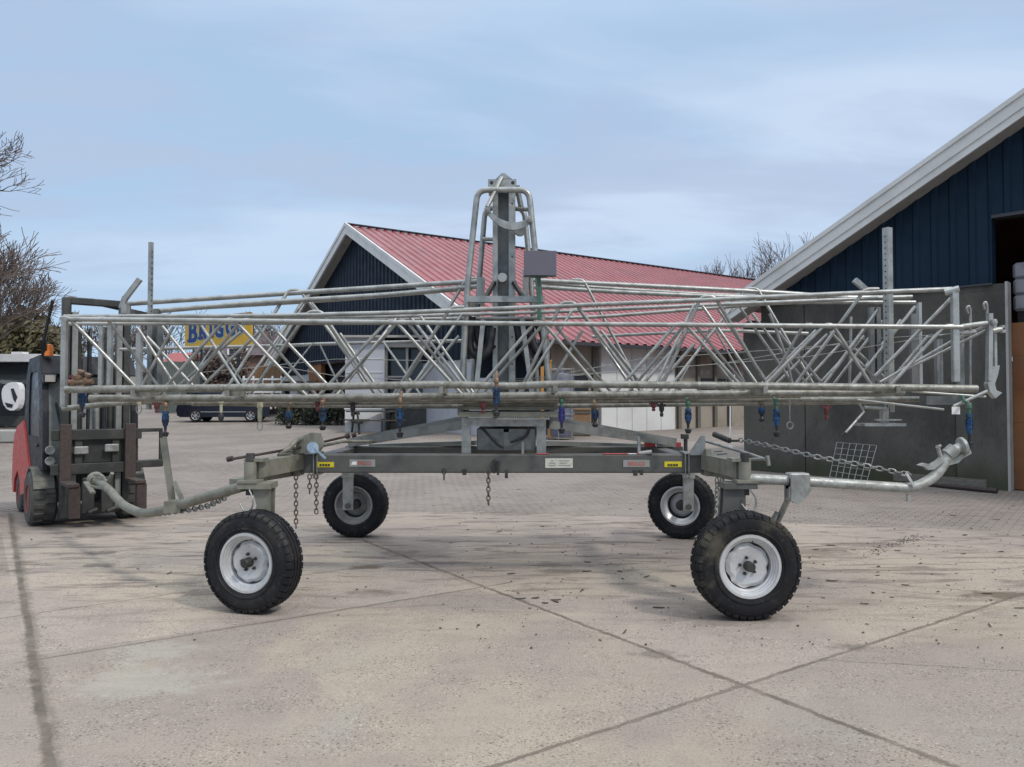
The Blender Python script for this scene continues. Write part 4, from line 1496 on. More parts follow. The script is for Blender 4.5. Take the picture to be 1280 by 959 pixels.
red_word(447.5, 464.5, 576.2, 581.8)
red_word(785, 806, 577, 582.5)
mb = MB()
a, b = P(439, 581, 7.0), P(446, 577, 7.0)
mb.prism([(a.x, a.z), (b.x, a.z), (b.x, b.z), (a.x + .015, b.z)], -6.9935, -6.9915, Matrix((V((1, 0, 0)), V((0, 0, 1)), V((0, -1, 0)))).transposed().to_4x4())
part('plate_emblem', mb, 'whitetape', beam)
for x0, x1, m in ((754, 785, 'redtape'), (786, 796, 'whitetape'), (797, 801, 'redtape'), (671, 686, 'redtape')):
    mb = MB()
    a, b = P(x0, 570, 7.0), P(x1, 570, 7.0)
    mb.box(((a.x + b.x) / 2, 7.04, fz1 + .003), (b.x - a.x, .07, .004))
    part('marking_tape', mb, m, beam)
for x0, x1, m in ((816, 831, 'redtape'), (832, 852, 'whitetape'), (853, 865, 'redtape')):
    mb = MB()
    a, b = P(x0, 564, 8.0), P(x1, 564, 8.0)
    mb.box(((a.x + b.x) / 2, 8.515, 1.15), (b.x - a.x, .006, .05))
    part('marking_tape', mb, m)
mb = MB()
for px in (394.5, 858.5):
    for k in (-2.2, 2.2):
        a = P(px + k, 580, 7.0)
        mb.tube([(a.x, 6.985, fz0 - .05), (a.x, 6.985, fz1 + .02)], .006, 6)
    a = P(px, 580, 7.0)
    mb.box((a.x, 7.08, fz1 + .012), (.06, .2, .015))
    mb.box((a.x, 7.08, fz0 - .012), (.06, .2, .015))
mb.build_each('clamp_bolt', M_['galv'], beam, smooth=50)

# small fittings under and on the front beam
mb = MB()
for x0, x1, yt, yb in ((616, 619, 575, 592), (621, 624, 577, 594), (631, 635, 588, 598), (578, 583, 587, 594), (792, 797, 588, 595), (800, 804, 588, 594)):
    pbox(mb, x0, x1, yt, yb, 6.97, .03)
mb.build_each('underside_clip', M_['mastgrey'], IB)
mb = MB()
ptube(mb, [(653.5, 552, 7.06), (653.5, 568, 7.06)], .014)
ptube(mb, [(798, 546, 7.05), (799, 568, 7.05)], .016)
ptube(mb, [(799, 567, 7.03), (815, 565, 7.0)], .02)
mb.build_each('locking_pin', M_['galv_light'], IB, smooth=50)

# chains hanging from the carriage
def hang(px, y0, y1, Y, m='chain', link=.05, double=False):
    mb = MB()
    chain_mesh(mb, [P(px, y0, Y), P(px, y1, Y)], link)
    if double: chain_mesh(mb, [P(px + 7, y0, Y + .03), P(px + 7, y1 - 6, Y + .03)], link)
    part('chain', mb, m, smooth=60)


hang(370, 594, 660, 6.9)
hang(387, 593, 617, 6.95)
hang(395.5, 593, 642, 6.93)
hang(610.5, 587, 631, 6.96)
hang(555, 586, 600, 6.98, 'mastgrey')
hang(896, 598, 645, 6.5, 'chainlight', .05, True)
hang(902, 598, 640, 6.55, 'chainlight')

# ---- winch and steering rods at the left front corner
mb = MB()
M = Matrix((V((1, 0, 0)), V((0, 0, 1)), V((0, -1, 0)))).transposed().to_4x4()


def pxz(px, py, Y):
    q = P(px, py, Y)
    return (q.x, q.z)
mb.prism([pxz(*q, 6.95) for q in ((368, 567), (372, 552), (388, 541), (399, 542), (405, 556), (398, 566))], -7.0, -6.93, M)
part('winch_bracket', mb, 'galv_mossy')
mb = MB()
c = P(391, 560, 6.85)
mb.lathe([(0, -.05), (.05, -.05), (.052, -.035), (.035, -.03), (.035, .03), (.052, .035), (.05, .05), (0, .05)], 18, axis_frame(c, (.25, -1, .15)))
mb.beam(c + V((.02, -.04, 0)), c + V((.13, -.06, -.09)), .02, .016)
part('winch', mb, mat('pale_blue_zinc', (.4, .5, .58), .4, .4, (.3, .36, .42), 20), smooth=35)
mb = MB()
ptube(mb, [(289, 574, 6.5), (372, 560, 6.9), (436, 545, 7.6)], .012)
mb.tube([P(284, 574.5, 6.5), P(291, 573, 6.5)], .022, 10)
mb.tube([P(432, 546, 7.6), P(437, 544, 7.6)], .025, 10)
mb.tube([P(440, 545, 7.6), P(445, 543, 7.6)], .022, 10)
part('steering_rod', mb, 'rust', smooth=50)
mb = MB()
ptube(mb, [(348, 569, 6.75), (395, 559, 7.2), (428, 552, 7.8), (470, 552, 8.3)], .016)
ptube(mb, [(350, 567, 6.8), (362, 560, 6.85), (370, 551, 6.9), (384, 546, 7)], .025)
part('steering_link', mb, 'galv_mossy', smooth=50)
# right corner: spindle, rods and bracket
mb = MB()
mb.prism([pxz(*q, 7.0) for q in ((862, 569), (870, 556), (878, 545), (881, 545), (881, 569))], -7.06, -6.98, M)
pbox(mb, 881, 897, 566, 591, 6.96, .16)
part('corner_bracket', mb, 'galv')
mb = MB()
ptube(mb, [(893, 543, 7.4), (912, 551, 7.2)], .028)
ptube(mb, [(912, 551, 7.2), (924, 551, 7.1)], .012)
part('tension_screw', mb, 'mastgrey', smooth=50)
mb = MB()
ptube(mb, [(880, 551, 7.3), (935, 567, 6.6), (961, 576, 6.3)], .014)
ptube(mb, [(928, 575, 6.55), (958, 573.5, 6.3)], .012)
ptube(mb, [(959, 570, 6.3), (961, 582, 6.3)], .018)
ptube(mb, [(876, 565, 7.2), (903, 564, 7.1)], .009)
ptube(mb, [(897, 568, 7.0), (910, 567, 6.9)], .008)
part('steering_rod', mb, 'galv', smooth=50)
mb = MB()
chain_mesh(mb, [P(924, 550, 7.1), P(960, 557, 6.8), P(1020, 571, 6.5), P(1075, 581, 6.35), P(1135, 593, 6.25)], .06, .006, .018)
part('chain', mb, 'chainlight', smooth=60)
mb = MB()
pbox(mb, 853, 861, 543, 549, 7.7, .08)
ptube(mb, [(857, 549, 7.74), (857, 566, 7.74)], .02)
part('locking_knob', mb, 'mastgrey', smooth=50)

# ---- tow bars
tb = MB()
tb.tube(fillet([P(304, 608, 6.1), P(229, 630, 6.55), P(205, 638, 6.8), P(178, 643, 7.1), P(152, 631, 7.7), P(136, 611, 8.2), P(119, 599, 8.75)], .35, 6), .042, 14)
tow = part('tow_bar', tb, 'galv_mossy', smooth=50)
mb = MB()
mb.beam(P(204, 547, 6.75), P(216, 631, 6.75), .055, .02, up=(0, 1, 0))
mb.beam(P(218, 603, 6.75), P(229, 628, 6.6), .04, .015, up=(0, 1, 0))
mb.box(P(219, 633, 6.62), (.14, .13, .10))
part('rest_strut', mb, 'galv_mossy', tow)
mb = MB()
e = P(119, 599, 8.75)
mb.lathe([(.02, -.05), (.062, -.05), (.085, -.02), (.085, .02), (.062, .05), (.02, .05)], 18, axis_frame(e, (-.5, .6, .35)))
mb.tube(fillet([e + V((.05, -.1, .06)), e + V((.2, -.25, .07)), e + V((.3, -.3, -.02)), e + V((.38, -.36, .10))], .05), .02, 8)
mb.beam(e + V((-.02, -.15, -.02)), e + V((.25, -.5, -.1)), .05, .02)
mb.beam(e + V((.12, -.3, -.05)), e + V((.42, -.5, -.06)), .035, .02)
part('hitch_coupler', mb, 'galv_mossy', tow, smooth=40)
mb = MB()
chain_mesh(mb, [P(285, 620, 6.2), P(262, 632, 6.4), P(240, 637, 6.55), P(215, 640, 6.7), P(195, 643, 6.9)], .06, .007, .02)
part('chain', mb, 'chainlight', tow, smooth=60)

tb = MB()
tb.tube(fillet([P(930, 598, 6.1), P(990, 601, 6.12), P(1100, 608, 6.2), P(1143, 610.5, 6.22), P(1172, 594, 6.25), P(1187, 566, 6.28), P(1200, 559, 6.3)], .16, 6), .04, 14)
tow = part('tow_bar', tb, 'towzinc', smooth=50)
mb = MB()
c = P(997, 602, 6.12)
mb.bbox(c, (.16, .13, .14), .012)
mb.box(c + V((-.07, 0, -.06)), (.02, .16, .18))
mb.beam(c + V((-.05, 0, -.08)), P(972, 652, 6.3), .016, .075, up=(0, 1, 0))
mb.beam(P(972, 640, 6.3), P(965, 652, 6.3), .016, .075, up=(0, 1, 0))
mb.prism([pxz(*q, 6.1) for q in ((984, 608), (1014, 608), (1003, 624), (994, 630), (984, 622))], -6.17, -6.15, M)
mb.prism([pxz(*q, 6.1) for q in ((984, 608), (1014, 608), (1003, 624), (994, 630), (984, 622))], -6.07, -6.05, M)
part('prop_stand', mb, 'galv', tow)
mb = MB()
e = P(1200, 558, 6.3)
mb.lathe([(0, -.03), (.035, -.03), (.075, -.012), (.075, .012), (.035, .03), (0, .03)], 18, axis_frame(e + V((.02, 0, .0)), (1, 0, .25)))
mb.lathe([(.04, -.03), (.053, -.03), (.053, .05), (.04, .05)], 16, axis_frame(P(1187, 566, 6.28), (.8, 0, .7)))
q = [pxz(*k, 6.2) for k in ((1186, 585), (1190, 576), (1205, 573), (1214, 566), (1222, 564), (1223, 568), (1212, 574), (1206, 580))]
mb.prism(q, -6.33, -6.29, M)
q = [pxz(*k, 6.2) for k in ((1150, 582), (1157, 579), (1166, 581), (1174, 576), (1180, 570), (1182, 577), (1170, 587), (1162, 588), (1158, 584))]
mb.prism(q, -6.26, -6.22, M)
mb.tube(fillet([P(1172, 557, 6.24), P(1174, 566, 6.24), P(1178, 576, 6.24)], .03), .016, 8)
mb.tube([P(1170, 560, 6.24), P(1176, 557, 6.24)], .012, 8)
part('hitch_coupler', mb, 'towzinc', tow, smooth=40)
mb = MB()
mb.beam(P(1133, 592, 6.2), P(1143, 609, 6.16), .02, .012, up=(0, 1, 0))
mb.tube(fillet([P(1131, 595, 6.2), P(1134, 589, 6.2), P(1139, 594, 6.2)], .02), .006, 6)
mb.tube([P(1135, 618, 6.22), P(1135, 627, 6.22)], .016, 8)
part('hitch_pin', mb, 'galv_light', tow, smooth=50)

# ---- turntable stand and mast
mb = MB()
for px in (577, 671):
    pbox(mb, px, px + 11.5, 526, 568, 7.25, .05)
    pbox(mb, px, px + 11.5, 530, 566, 8.3, .05)
pbox(mb, 577, 682.5, 522.5, 533, 7.24, .06)
mb.build_each('turntable_stand', M_['galv'], IB)
mb = MB()
a, b = P(597, 562, 7.45), P(669, 535, 7.45)
mb.bbox(((a.x + b.x) / 2, 7.74, (a.z + b.z) / 2), (b.x - a.x, .9, b.z - a.z), .008)
mb.box(((a.x + b.x) / 2, 7.285, (a.z + b.z) / 2), (.05, .012, b.z - a.z - .01))
mb.box(((a.x + b.x) / 2, 7.285, b.z - .02), (b.x - a.x - .02, .012, .03))
part('gear_housing', mb, 'galv_dark')
mb = MB()
for pts in ([(600, 533, 7.262), (612, 545, 7.262), (622, 556, 7.255), (628, 560, 7.24)], [(662, 533, 7.262), (659, 545, 7.262), (648, 550, 7.258), (638, 553, 7.25)]):
    ptube(mb, pts, .011, 8, .1)
mb.build_each('hydraulic_hose', M_['black'], IB, smooth=60)
tab = MB()
zA, zB, zC, zD = P(0, 513, 7.2).z, P(0, 504.5, 7.2).z, P(0, 521.5, 7.15).z, P(0, 514.8, 7.15).z
tab.box((-.03, 7.75, (zC + zD) / 2), (.94, 1.2, zD - zC))
tab.box((-.02, 7.76, zA + .02), (.9, 1.1, .035))
tab.box((-.02, 7.76, zB - .006), (.88, 1.12, .03))
for px in (575, 690):
    a = P(px, 510, 7.2)
    tab.box((a.x, 7.75, (zC + zB) / 2), (.05, 1.05, .09))
part('turntable', tab, 'galv_mossy')
mb = MB()
for k in range(26):
    q = P(623 + 65 * k / 26, 523.2, 7.15)
    mb.box((q.x, 7.1, q.z), (.012, .03, .02))
part('turntable_tooth_rack', mb, 'galv_light')

Ym = 7.7
cx = P(630, 400, Ym).x
zt = P(630, 226, Ym).z
mb = MB()
for s, w in ((-1, .055), (1, .07)):
    mb.bbox((cx + s * (.115 - w / 2), Ym + .09, (1.2 + zt) / 2), (w, .2, zt - 1.2), .006)
mast = part('mast', mb, 'galv')
mb = MB()
mb.box((cx, Ym + .12, (1.25 + zt) / 2), (.118, .04, zt - 1.3))
part('mast_web', mb, 'galv_dark', mast)
mb = MB()
for k in range(7):
    z = 2.0 + k * .27
    mb.tube([(cx + .082, Ym - .012, z), (cx + .082, Ym + .02, z)], .010, 8)
mb.build_each('bolt', M_['darkmetal'], mast)
mb = MB()
pbox(mb, 610, 645.5, 224, 235, Ym - .05, .3)
mb.prism([pxz(*q, Ym) for q in ((620, 225), (627, 218), (631, 218), (640, 225))], -Ym - .06, -Ym + .04, M)
head = part('mast_head', mb, 'galv', mast)
mb = MB()
for px in (614.5, 641):
    q = P(px, 228.5, Ym - .05)
    mb.tube([q + V((0, -.004, 0)), q + V((0, .02, 0))], .017, 12)
mb.build_each('head_hole', M_['black'], head)
# hoop frames
for (yy, L, Rr, rad) in ((7.50, ((576, 505), (585, 350), (597, 237.5)), ((661, 237.5), (672.5, 350), (689, 505)), .03),
                          (7.98, ((590, 500), (599, 352), (606.5, 260)), ((655, 260), (664, 352), (672, 500)), .028)):
    mb = MB()
    pts = [P(*q, yy) for q in L] + [P(*q, yy) for q in Rr]
    mb.tube(fillet(pts, .10, 5), rad, 12)
    part('hoop_frame', mb, 'galv', mast, smooth=50)
mb = MB()
ptube(mb, [(603, 299, 7.9), (630, 300, 7.9)], .022)
ptube(mb, [(640, 261, 7.9), (661, 262, 7.55)], .022)
mb.beam(P(652, 262, 7.8), P(646, 232, 7.75), .04, .04)
mb.build_each('cross_tie', M_['galv'], mast, smooth=50)
# swing quadrant: crescent plate
mb = MB()
outer, inner = [], []
for k in range(15):
    t = k / 14
    bx = 607 + (663.5 - 607) * t
    by = 262 + (275 - 262) * t + 4 * t * (1 - t) * 14
    wd = 3.2 + 4 * t * (1 - t) * 1.6
    outer.append(pxz(bx, by + wd, 7.45))
    inner.append(pxz(bx, by - wd, 7.45))
mb.prism(outer + inner[::-1], -7.47, -7.43, M)
part('swing_quadrant', mb, 'galv', mast)
mb = MB()
for px, py in ((609, 263), (661.5, 274.5)):
    q = P(px, py, 7.42)
    mb.tube([q + V((0, -.03, 0)), q + V((0, .1, 0))], .03, 14)
    mb.tube([q + V((0, -.045, 0)), q + V((0, -.02, 0))], .014, 8)
ptube(mb, [(609, 259, 7.44), (627.5, 222, 7.55)], .022)
q = P(650, 287.5, 7.6)
mb.lathe([(0, -.03), (.06, -.03), (.06, -.012), (.045, -.01), (.045, .01), (.06, .012), (.06, .03), (0, .03)], 20, axis_frame(q, (0, -1, 0)))
part('pulley', mb, 'galv', mast, smooth=40)
mb = MB()
q = P(628, 348.5, 7.66)
mb.lathe([(0, .07), (.042, .07), (.05, .055), (.05, 0), (0, 0)], 20, axis_frame(q, (0, -1, 0)))
part('mast_pin', mb, 'galv_light', mast, smooth=40)
mb = MB()
pbox(mb, 583, 681, 370, 377.5, 7.46, .07)
pbox(mb, 588, 676, 371, 377, 7.95, .06)
for px in (588, 674): 
    a = P(px, 374, 7.5)
    mb.box((a.x, 7.74, a.z), (.05, .42, .05))
part('cross_frame', mb, 'galv', mast)
mb = MB()
for a, b in (((605, 376, 7.5), (618, 353, 7.66)), ((655, 374, 7.5), (642, 353, 7.66))):
    mb.beam(P(*a), P(*b), .035, .035)
mb.build_each('ram_strut', M_['mastgrey'], mast)
mb = MB()
mb.beam(P(604, 400, 7.55), P(594, 500, 7.5), .045, .05, up=(0, 1, 0))
mb.beam(P(652, 396, 7.55), P(666, 500, 7.5), .045, .05, up=(0, 1, 0))
pbox(mb, 577, 583, 380, 503, 7.62, .05)
pbox(mb, 683, 687, 424, 503, 7.62, .04)
mb.build_each('mast_stay', M_['galv'], mast)
mb = MB()
for pts in ([(590, 396, 7.6), (586, 420, 7.6), (588, 440, 7.6), (600, 448, 7.6), (611, 438, 7.6), (615, 410, 7.62)], [(593, 400, 7.72), (596, 425, 7.72), (606, 440, 7.7), (617, 430, 7.7)],
            [(662, 400, 7.7), (664, 425, 7.7), (672, 442, 7.7), (680, 440, 7.7), (681, 420, 7.7), (672, 405, 7.7)], [(645, 400, 7.7), (650, 425, 7.7), (660, 452, 7.7), (672, 455, 7.7), (684, 450, 7.7), (683, 425, 7.75)]):
    ptube(mb, pts, .043, 10, .12)
mb.build_each('hydraulic_hose', M_['black'], mast, smooth=60)
mb = MB()
pbox(mb, 598, 616, 398, 472, 7.88, .16)
pbox(mb, 645, 662, 400, 475, 7.88, .2)
mb.build_each('control_box', M_['slate'], mast)

# control panel on its post
pp = MB()
pbox(pp, 655, 695.5, 313.5, 344, 7.3, .12)
pan = part('control_panel', pp, 'panelgrey')
mb = MB()
pbox(mb, 671.5, 676, 344.3, 400, 7.36, .04)
pbox(mb, 664, 684, 344.3, 346.2, 7.34, .06)
part('panel_post', mb, 'greenpaint', pan)

# ---- boom trusses
def chord_at(ch, px):
    for (x0, y0, d0), (x1, y1, d1) in zip(ch, ch[1:]):
        if px <= x1 or (x1, y1, d1) == ch[-1]:
            t = (px - x0) / (x1 - x0)
            return P(px, y0 + (y1 - y0) * t, d0 + (d1 - d0) * t)


T1 = [(80, 399, 6.60), (640, 404.5, 6.72), (1203, 409, 6.7)]
T1b = [(80, 405, 6.85), (350, 404, 6.9), (640, 404, 6.95)]
T2 = [(80, 396, 7.05), (330, 395, 7.05), (500, 391, 7.05), (680, 383.5, 7.05), (880, 375, 6.95), (1080, 366, 6.85), (1190, 361.5, 6.8)]
T3 = [(200, 397, 7.5), (480, 396, 7.45), (690, 390, 7.4), (880, 381.5, 7.35), (1140, 371, 7.3)]
T4 = [(380, 400, 7.65), (500, 399, 7.62), (740, 397, 7.6), (980, 378, 7.5), (1144, 378, 7.5)]
U1 = [(156, 380, 8.35), (420, 363, 8.2), (606, 351, 8.0)]
U2 = [(190, 389.5, 8.2), (300, 380, 8.15), (480, 369, 8.1), (602, 357.5, 8.0)]
U3 = [(230, 386.5, 8.5), (400, 376.5, 8.4), (440, 373.5, 8.4), (590, 361, 8.2)]
V1 = [(655, 350, 8.0), (880, 361, 8.2), (990, 367, 8.3), (1060, 372.5, 8.3), (1137, 371.5, 8.4)]
V2 = [(655, 357.5, 8.0), (770, 365, 8.1), (900, 371, 8.2), (1020, 372, 8.3)]
V3 = [(676, 353.5, 8.2), (760, 360.5, 8.3), (880, 368, 8.35), (960, 371, 8.4)]
LX = [(150, 437, 8.7), (360, 432, 8.6), (400, 430, 8.6), (600, 425.5, 8.5)]
RX = [(740, 421, 8.5), (900, 413, 8.4), (1010, 417, 8.4)]
P0 = [(82, 487, 6.40), (360, 484, 6.42), (560, 480.5, 6.45), (640, 483, 6.48), (688, 480, 6.45), (900, 482, 6.45), (1221, 486, 6.4)]
B1 = [(112, 498, 6.75), (330, 497.5, 6.8), (640, 494.5, 6.8), (1130, 490, 6.75)]
B1b = [(150, 499, 7.05), (640, 499, 7.1), (1000, 494, 7.05)]
B2 = [(240, 504, 7.2), (640, 501.5, 7.2), (1168, 499, 7.1)]
B3 = [(78, 511, 7.6), (170, 501.5, 7.7), (400, 507, 8.0), (640, 508, 8.0), (1100, 502, 8.0)]
RF = [(560, 503, 8.3), (905, 504, 8.3)]


def tubes(name, chords, r, m, par, n=10):
    for ch in chords:
        mb = MB()
        mb.tube(fillet([P(*q) for q in ch], .25, 3), r, n)
        part(name, mb, m, par, smooth=60)


def zigzag(par, top, bot, xs, r=.016, m='galv', arch=False):
    """continuous bent lattice rod between two chords; xs = [(px, 't' or 'b')]"""
    pts = []
    for px, k in xs:
        p = chord_at(top if k == 't' else bot, px)
        if k == 't':
            w = .035 if not arch else .06
            pts += [p + V((-w, 0, .012 if not arch else .03)), p + V((w, 0, .012 if not arch else .03))]
        else:
            pts += [p + V((-.03, 0, -.012)), p + V((.03, 0, -.012))]
    mb = MB()
    mb.tube(fillet(pts, .045, 4), r, 8)
    part('lattice_rod', mb, m, par, smooth=60)


# front truss
fr = MB()
pbox(fr, 74.5, 82.5, 396, 509, 6.55, .04)
front = part('boom_truss', fr, 'galv')
fr = MB()
fr.bbox(P(1194, 419, 6.72), (.058, .05, P(0, 361, 6.72).z - P(0, 478, 6.72).z), .006)
fr.tube([P(1181, 366, 6.75), P(1199, 361, 6.7)], .03, 10)
part('end_post', fr, 'galv_light', front)
tubes('top_chord', [T1, T2], .021, 'galv', front)
tubes('top_chord', [T1b], .017, 'galv', front)
tubes('water_pipe', [P0, B1], .031, 'galv_dirty', front, 14)
zigzag(front, T1, B1, [(81, 't'), (189, 'b'), (287, 't'), (391, 'b'), (489, 't'), (585, 'b'), (674, 't'), (761, 'b'), (851, 't'), (940, 'b'), (1036, 't'), (1100, 'b'), (1186, 't')])
zigzag(front, T1, B1b, [(128, 't'), (215, 'b'), (308, 't'), (405, 'b'), (503, 't'), (592, 'b'), (686, 't'), (775, 'b'), (862, 't'), (948, 'b'), (1010, 't')], .014)
mb = MB()
for px in (168, 285, 552, 694, 955, 1120): 
    a, b = chord_at(P0, px), chord_at(B1, px)
    mb.box((a.x, (a.y + b.y) / 2, (a.z + b.z) / 2), (.035, .42, .06))
mb.build_each('pipe_clamp', M_['galv_dirty'], front)
# second truss
mb = MB()
pbox(mb, 1140, 1146, 392, 482, 7.3, .05)
second = part('boom_truss', mb, 'galv_dark')
for x0, x1, yt, yb, Y, m in ((122, 128, 408, 486, 7.55, 'galv'), (133, 139, 408, 486, 7.55, 'galv'), (184, 190, 402, 486, 7.6, 'galv_dark'), (196, 202, 402, 486, 7.6, 'galv_dark'), (1089, 1093, 384, 480, 7.45, 'galv_dark'), (1097, 1101, 384, 480, 7.45, 'galv_dark'), (1150, 1152.2, 378, 482, 7.35, 'galv_light')):
    mb = MB()
    pbox(mb, x0, x1, yt, yb, Y, .05)
    part('end_post', mb, m, second)
mb = MB()
pbox(mb, 127, 134, 409, 486, 7.6, .02)
pbox(mb, 189, 197, 403, 486, 7.65, .02)
pbox(mb, 1092, 1098, 385, 480, 7.5, .02)
mb.build_each('post_web', M_['galv_dark'], second)
mb = MB()
mb.tube(fillet([P(125, 410, 7.6), P(126, 403, 7.6), P(135, 403, 7.6), P(136, 410, 7.6)], .04), .025, 8)
part('post_head', mb, 'galv', second, smooth=50)
tubes('top_chord', [T3, T4], .018, 'galv', second)
tubes('water_pipe', [B1b, B2], .027, 'galv_dirty', second, 12)
zigzag(second, T2, B2, [(300, 'b'), (394, 't'), (481, 'b'), (572, 't')], arch=True)
zigzag(second, T2, B2, [(640, 'b'), (710, 't'), (815, 'b'), (885, 't'), (975, 'b'), (1090, 't')], arch=True)
zigzag(second, T3, B2, [(240, 't'), (318, 'b')], .015)
zigzag(second, T3, B2, [(497, 'b'), (583, 't')], .015)
zigzag(second, T3, B2, [(520, 't'), (604, 'b')], .015)
zigzag(second, T3, B2, [(640, 'b'), (720, 't'), (806, 'b'), (872, 't'), (965, 'b')], .015)
zigzag(second, T4, B1b, [(412, 'b'), (505, 't'), (598, 'b')], .016, arch=True)
mb = MB()
for a, b in (((1144, 383, 7.3), (1064, 484, 7.3)), ((1189, 373, 6.85), (1094, 470, 7.0)), ((1097, 388, 7.3), (1040, 466, 7.3)), ((1160, 420, 7.2), (1110, 480, 7.2)),
             ((217, 408, 7.4), (178, 482, 7.4)), ((172, 410, 7.4), (219, 482, 7.4)), ((184, 421, 7.5), (242, 483, 7.5)), ((340, 408, 7.55), (410, 482, 7.55)), ((301, 415, 7.55), (224, 482, 7.55)), ((325, 414, 7.6), (254, 482, 7.6)), ((411, 405, 7.55), (458, 482, 7.55)), ((425, 417, 7.6), (470, 482, 7.6)), ((574, 420, 7.6), (520, 482, 7.6)), ((728, 413, 7.6), (686, 482, 7.6)), ((850, 427, 7.55), (802, 482, 7.55)), ((868, 430, 7.6), (822, 482, 7.6)), ((751, 413, 7.6), (803, 482, 7.6)), ((203, 408, 7.5), (258, 476, 7.5))):
    mb.tube([P(*a), P(*b)], .016, 8)
mb.build_each('lattice_rod', M_['galv'], second, smooth=60)
# inner sections hung from the mast, left and right
mb = MB()
mb.box(P(602, 365, 8.0), (.06, .2, .28))
lw = part('boom_truss', mb, 'galv')
mb = MB()
pbox(mb, 148, 160, 386, 398, 8.25, .16)
pbox(mb, 190, 198, 386, 393, 8.15, .06)
mb.build_each('end_bracket', M_['galv_dark'], lw)
mb = MB()
pbox(mb, 169, 176, 416, 486, 8.3, .06)
part('end_post', mb, 'galv', lw)
tubes('top_chord', [U1, U2], .027, 'galv', lw)
tubes('top_chord', [U3, LX], .019, 'galv', lw)
tubes('water_pipe', [B3], .027, 'galv_dirty', lw, 12)
zigzag(lw, U1, B3, [(268, 'b'), (368, 't'), (484, 'b'), (590, 't')], .018, 'galv', arch=True)
zigzag(lw, U3, B3, [(285, 'b'), (384, 't'), (495, 'b')], .015, 'galv')
zigzag(lw, LX, B3, [(215, 'b'), (270, 't'), (325, 'b'), (395, 't'), (440, 'b')], .011, 'galv_dark')
zigzag(lw, LX, B3, [(475, 't'), (540, 'b')], .013, 'galv')
mb = MB()
mb.box(P(657, 356, 8.0), (.06, .2, .28))
rw = part('boom_truss', mb, 'galv')
mb = MB()
pbox(mb, 1172, 1175, 424, 480, 7.9, .06)
pbox(mb, 1176.5, 1178.5, 424, 480, 7.95, .06)
mb.build_each('end_post', M_['galv_dark'], rw)
tubes('top_chord', [V1, V2], .025, 'galv', rw)
tubes('top_chord', [V3, RX], .018, 'galv', rw)
tubes('water_pipe', [RF], .026, 'galv_dirty', rw, 12)
zigzag(rw, V1, B3, [(722, 't'), (816, 'b'), (940, 't'), (1034, 'b')], .016, 'galv', arch=True)
zigzag(rw, RX, B3, [(830, 'b'), (890, 't'), (950, 'b')], .011, 'galv_dark')
mb = MB()
for a, b in (((925, 384, 7.6), (993, 482, 7.6)), ((962, 392, 7.5), (970, 412, 7.5)), ((970, 412, 7.5), (983, 447, 7.5)), ((983, 447, 7.5), (991, 482, 7.5)), ((971, 413, 7.7), (1031, 483, 7.7)), ((1020, 413, 7.6), (950, 482, 7.6)), ((1034, 418, 7.8), (968, 482, 7.8)), ((1099, 389, 7.6), (1028, 483, 7.6)), ((1103, 401, 7.7), (1040, 483, 7.7)), ((1038, 415, 7.3), (1103, 482, 7.3)), ((1064, 396, 8), (1062, 484, 8)), ((896, 384, 8), (962, 482, 8)), ((940, 392, 7.9), (1010, 482, 7.9)), ((1012, 425, 8.1), (960, 482, 8.1)), ((1052, 428, 8.0), (1002, 482, 8.0)), ((1080, 420, 8.0), (1022, 482, 8.0)), ((1068, 436, 7.9), (1116, 482, 7.9)), ((1126, 400, 7.8), (1064, 482, 7.8)), ((870, 420, 8.1), (918, 482, 8.1))):
    mb.tube([P(*a), P(*b)], .0145, 7)
mb.build_each('lattice_rod', M_['galv'], rw, smooth=60)
mb = MB()
for pts in ([(300, 480, 7.5), (620, 478, 7.6), (760, 466, 7.6), (1010, 446, 7.6), (1232, 410, 6.9)], [(640, 474, 7.7), (900, 455, 7.7), (1080, 424, 7.6), (1200, 417, 7)], [(590, 452, 7.9), (420, 449, 8), (250, 466, 8)], [(690, 470, 7.8), (800, 449, 7.8), (960, 438, 7.8), (1060, 430, 7.6)], [(640, 478, 7.9), (520, 476, 7.9), (420, 470, 7.9), (330, 455, 8)]):
    ptube(mb, pts, .0035, 5)
mb.build_each('guy_wire', M_['galv'], IB, smooth=60)

# ---- fold hinges and latches at the right end
mb = MB()
mb.beam(P(1237, 392, 6.7), P(1236, 476, 6.7), .034, .05, up=(0, 1, 0))
mb.beam(P(1243, 400, 6.75), P(1244, 462, 6.75), .022, .03, up=(0, 1, 0))
ptube(mb, [(1240, 414, 6.7), (1254, 411, 6.7)], .024)
ptube(mb, [(1252, 407, 6.7), (1254, 416, 6.7)], .024)
q = P(1243, 403, 6.66); mb.lathe([(0, -.03), (.02, -.025), (.028, 0), (.02, .025), (0, .03)], 12, axis_frame(q, (0, 0, 1)))
mb.prism([pxz(*k, 6.7) for k in ((1240, 460), (1248, 457), (1246, 468), (1242, 480), (1244, 488), (1251, 491), (1243, 498), (1236, 490), (1233, 480), (1236, 474))], -6.74, -6.68, M)
latch = part('fold_latch', mb, 'galv_light', front, smooth=40)
mb = MB()
ptube(mb, [(1201, 408.5, 6.72), (1234, 404, 6.7)], .022)
ptube(mb, [(1199, 417, 6.75), (1220, 415, 6.72)], .014)
ptube(mb, [(1100, 478, 6.9), (1191, 426, 6.8), (1234, 407, 6.72)], .013)
ptube(mb, [(1134, 461, 7.0), (1180, 439, 6.9), (1232, 413, 6.75)], .012)
ptube(mb, [(1192, 508, 6.7), (1234, 489, 6.68)], .014)
ptube(mb, [(1140, 489.5, 6.75), (1232, 496, 6.7)], .010)
ptube(mb, [(1072, 500, 7), (1180, 512, 6.8)], .010)
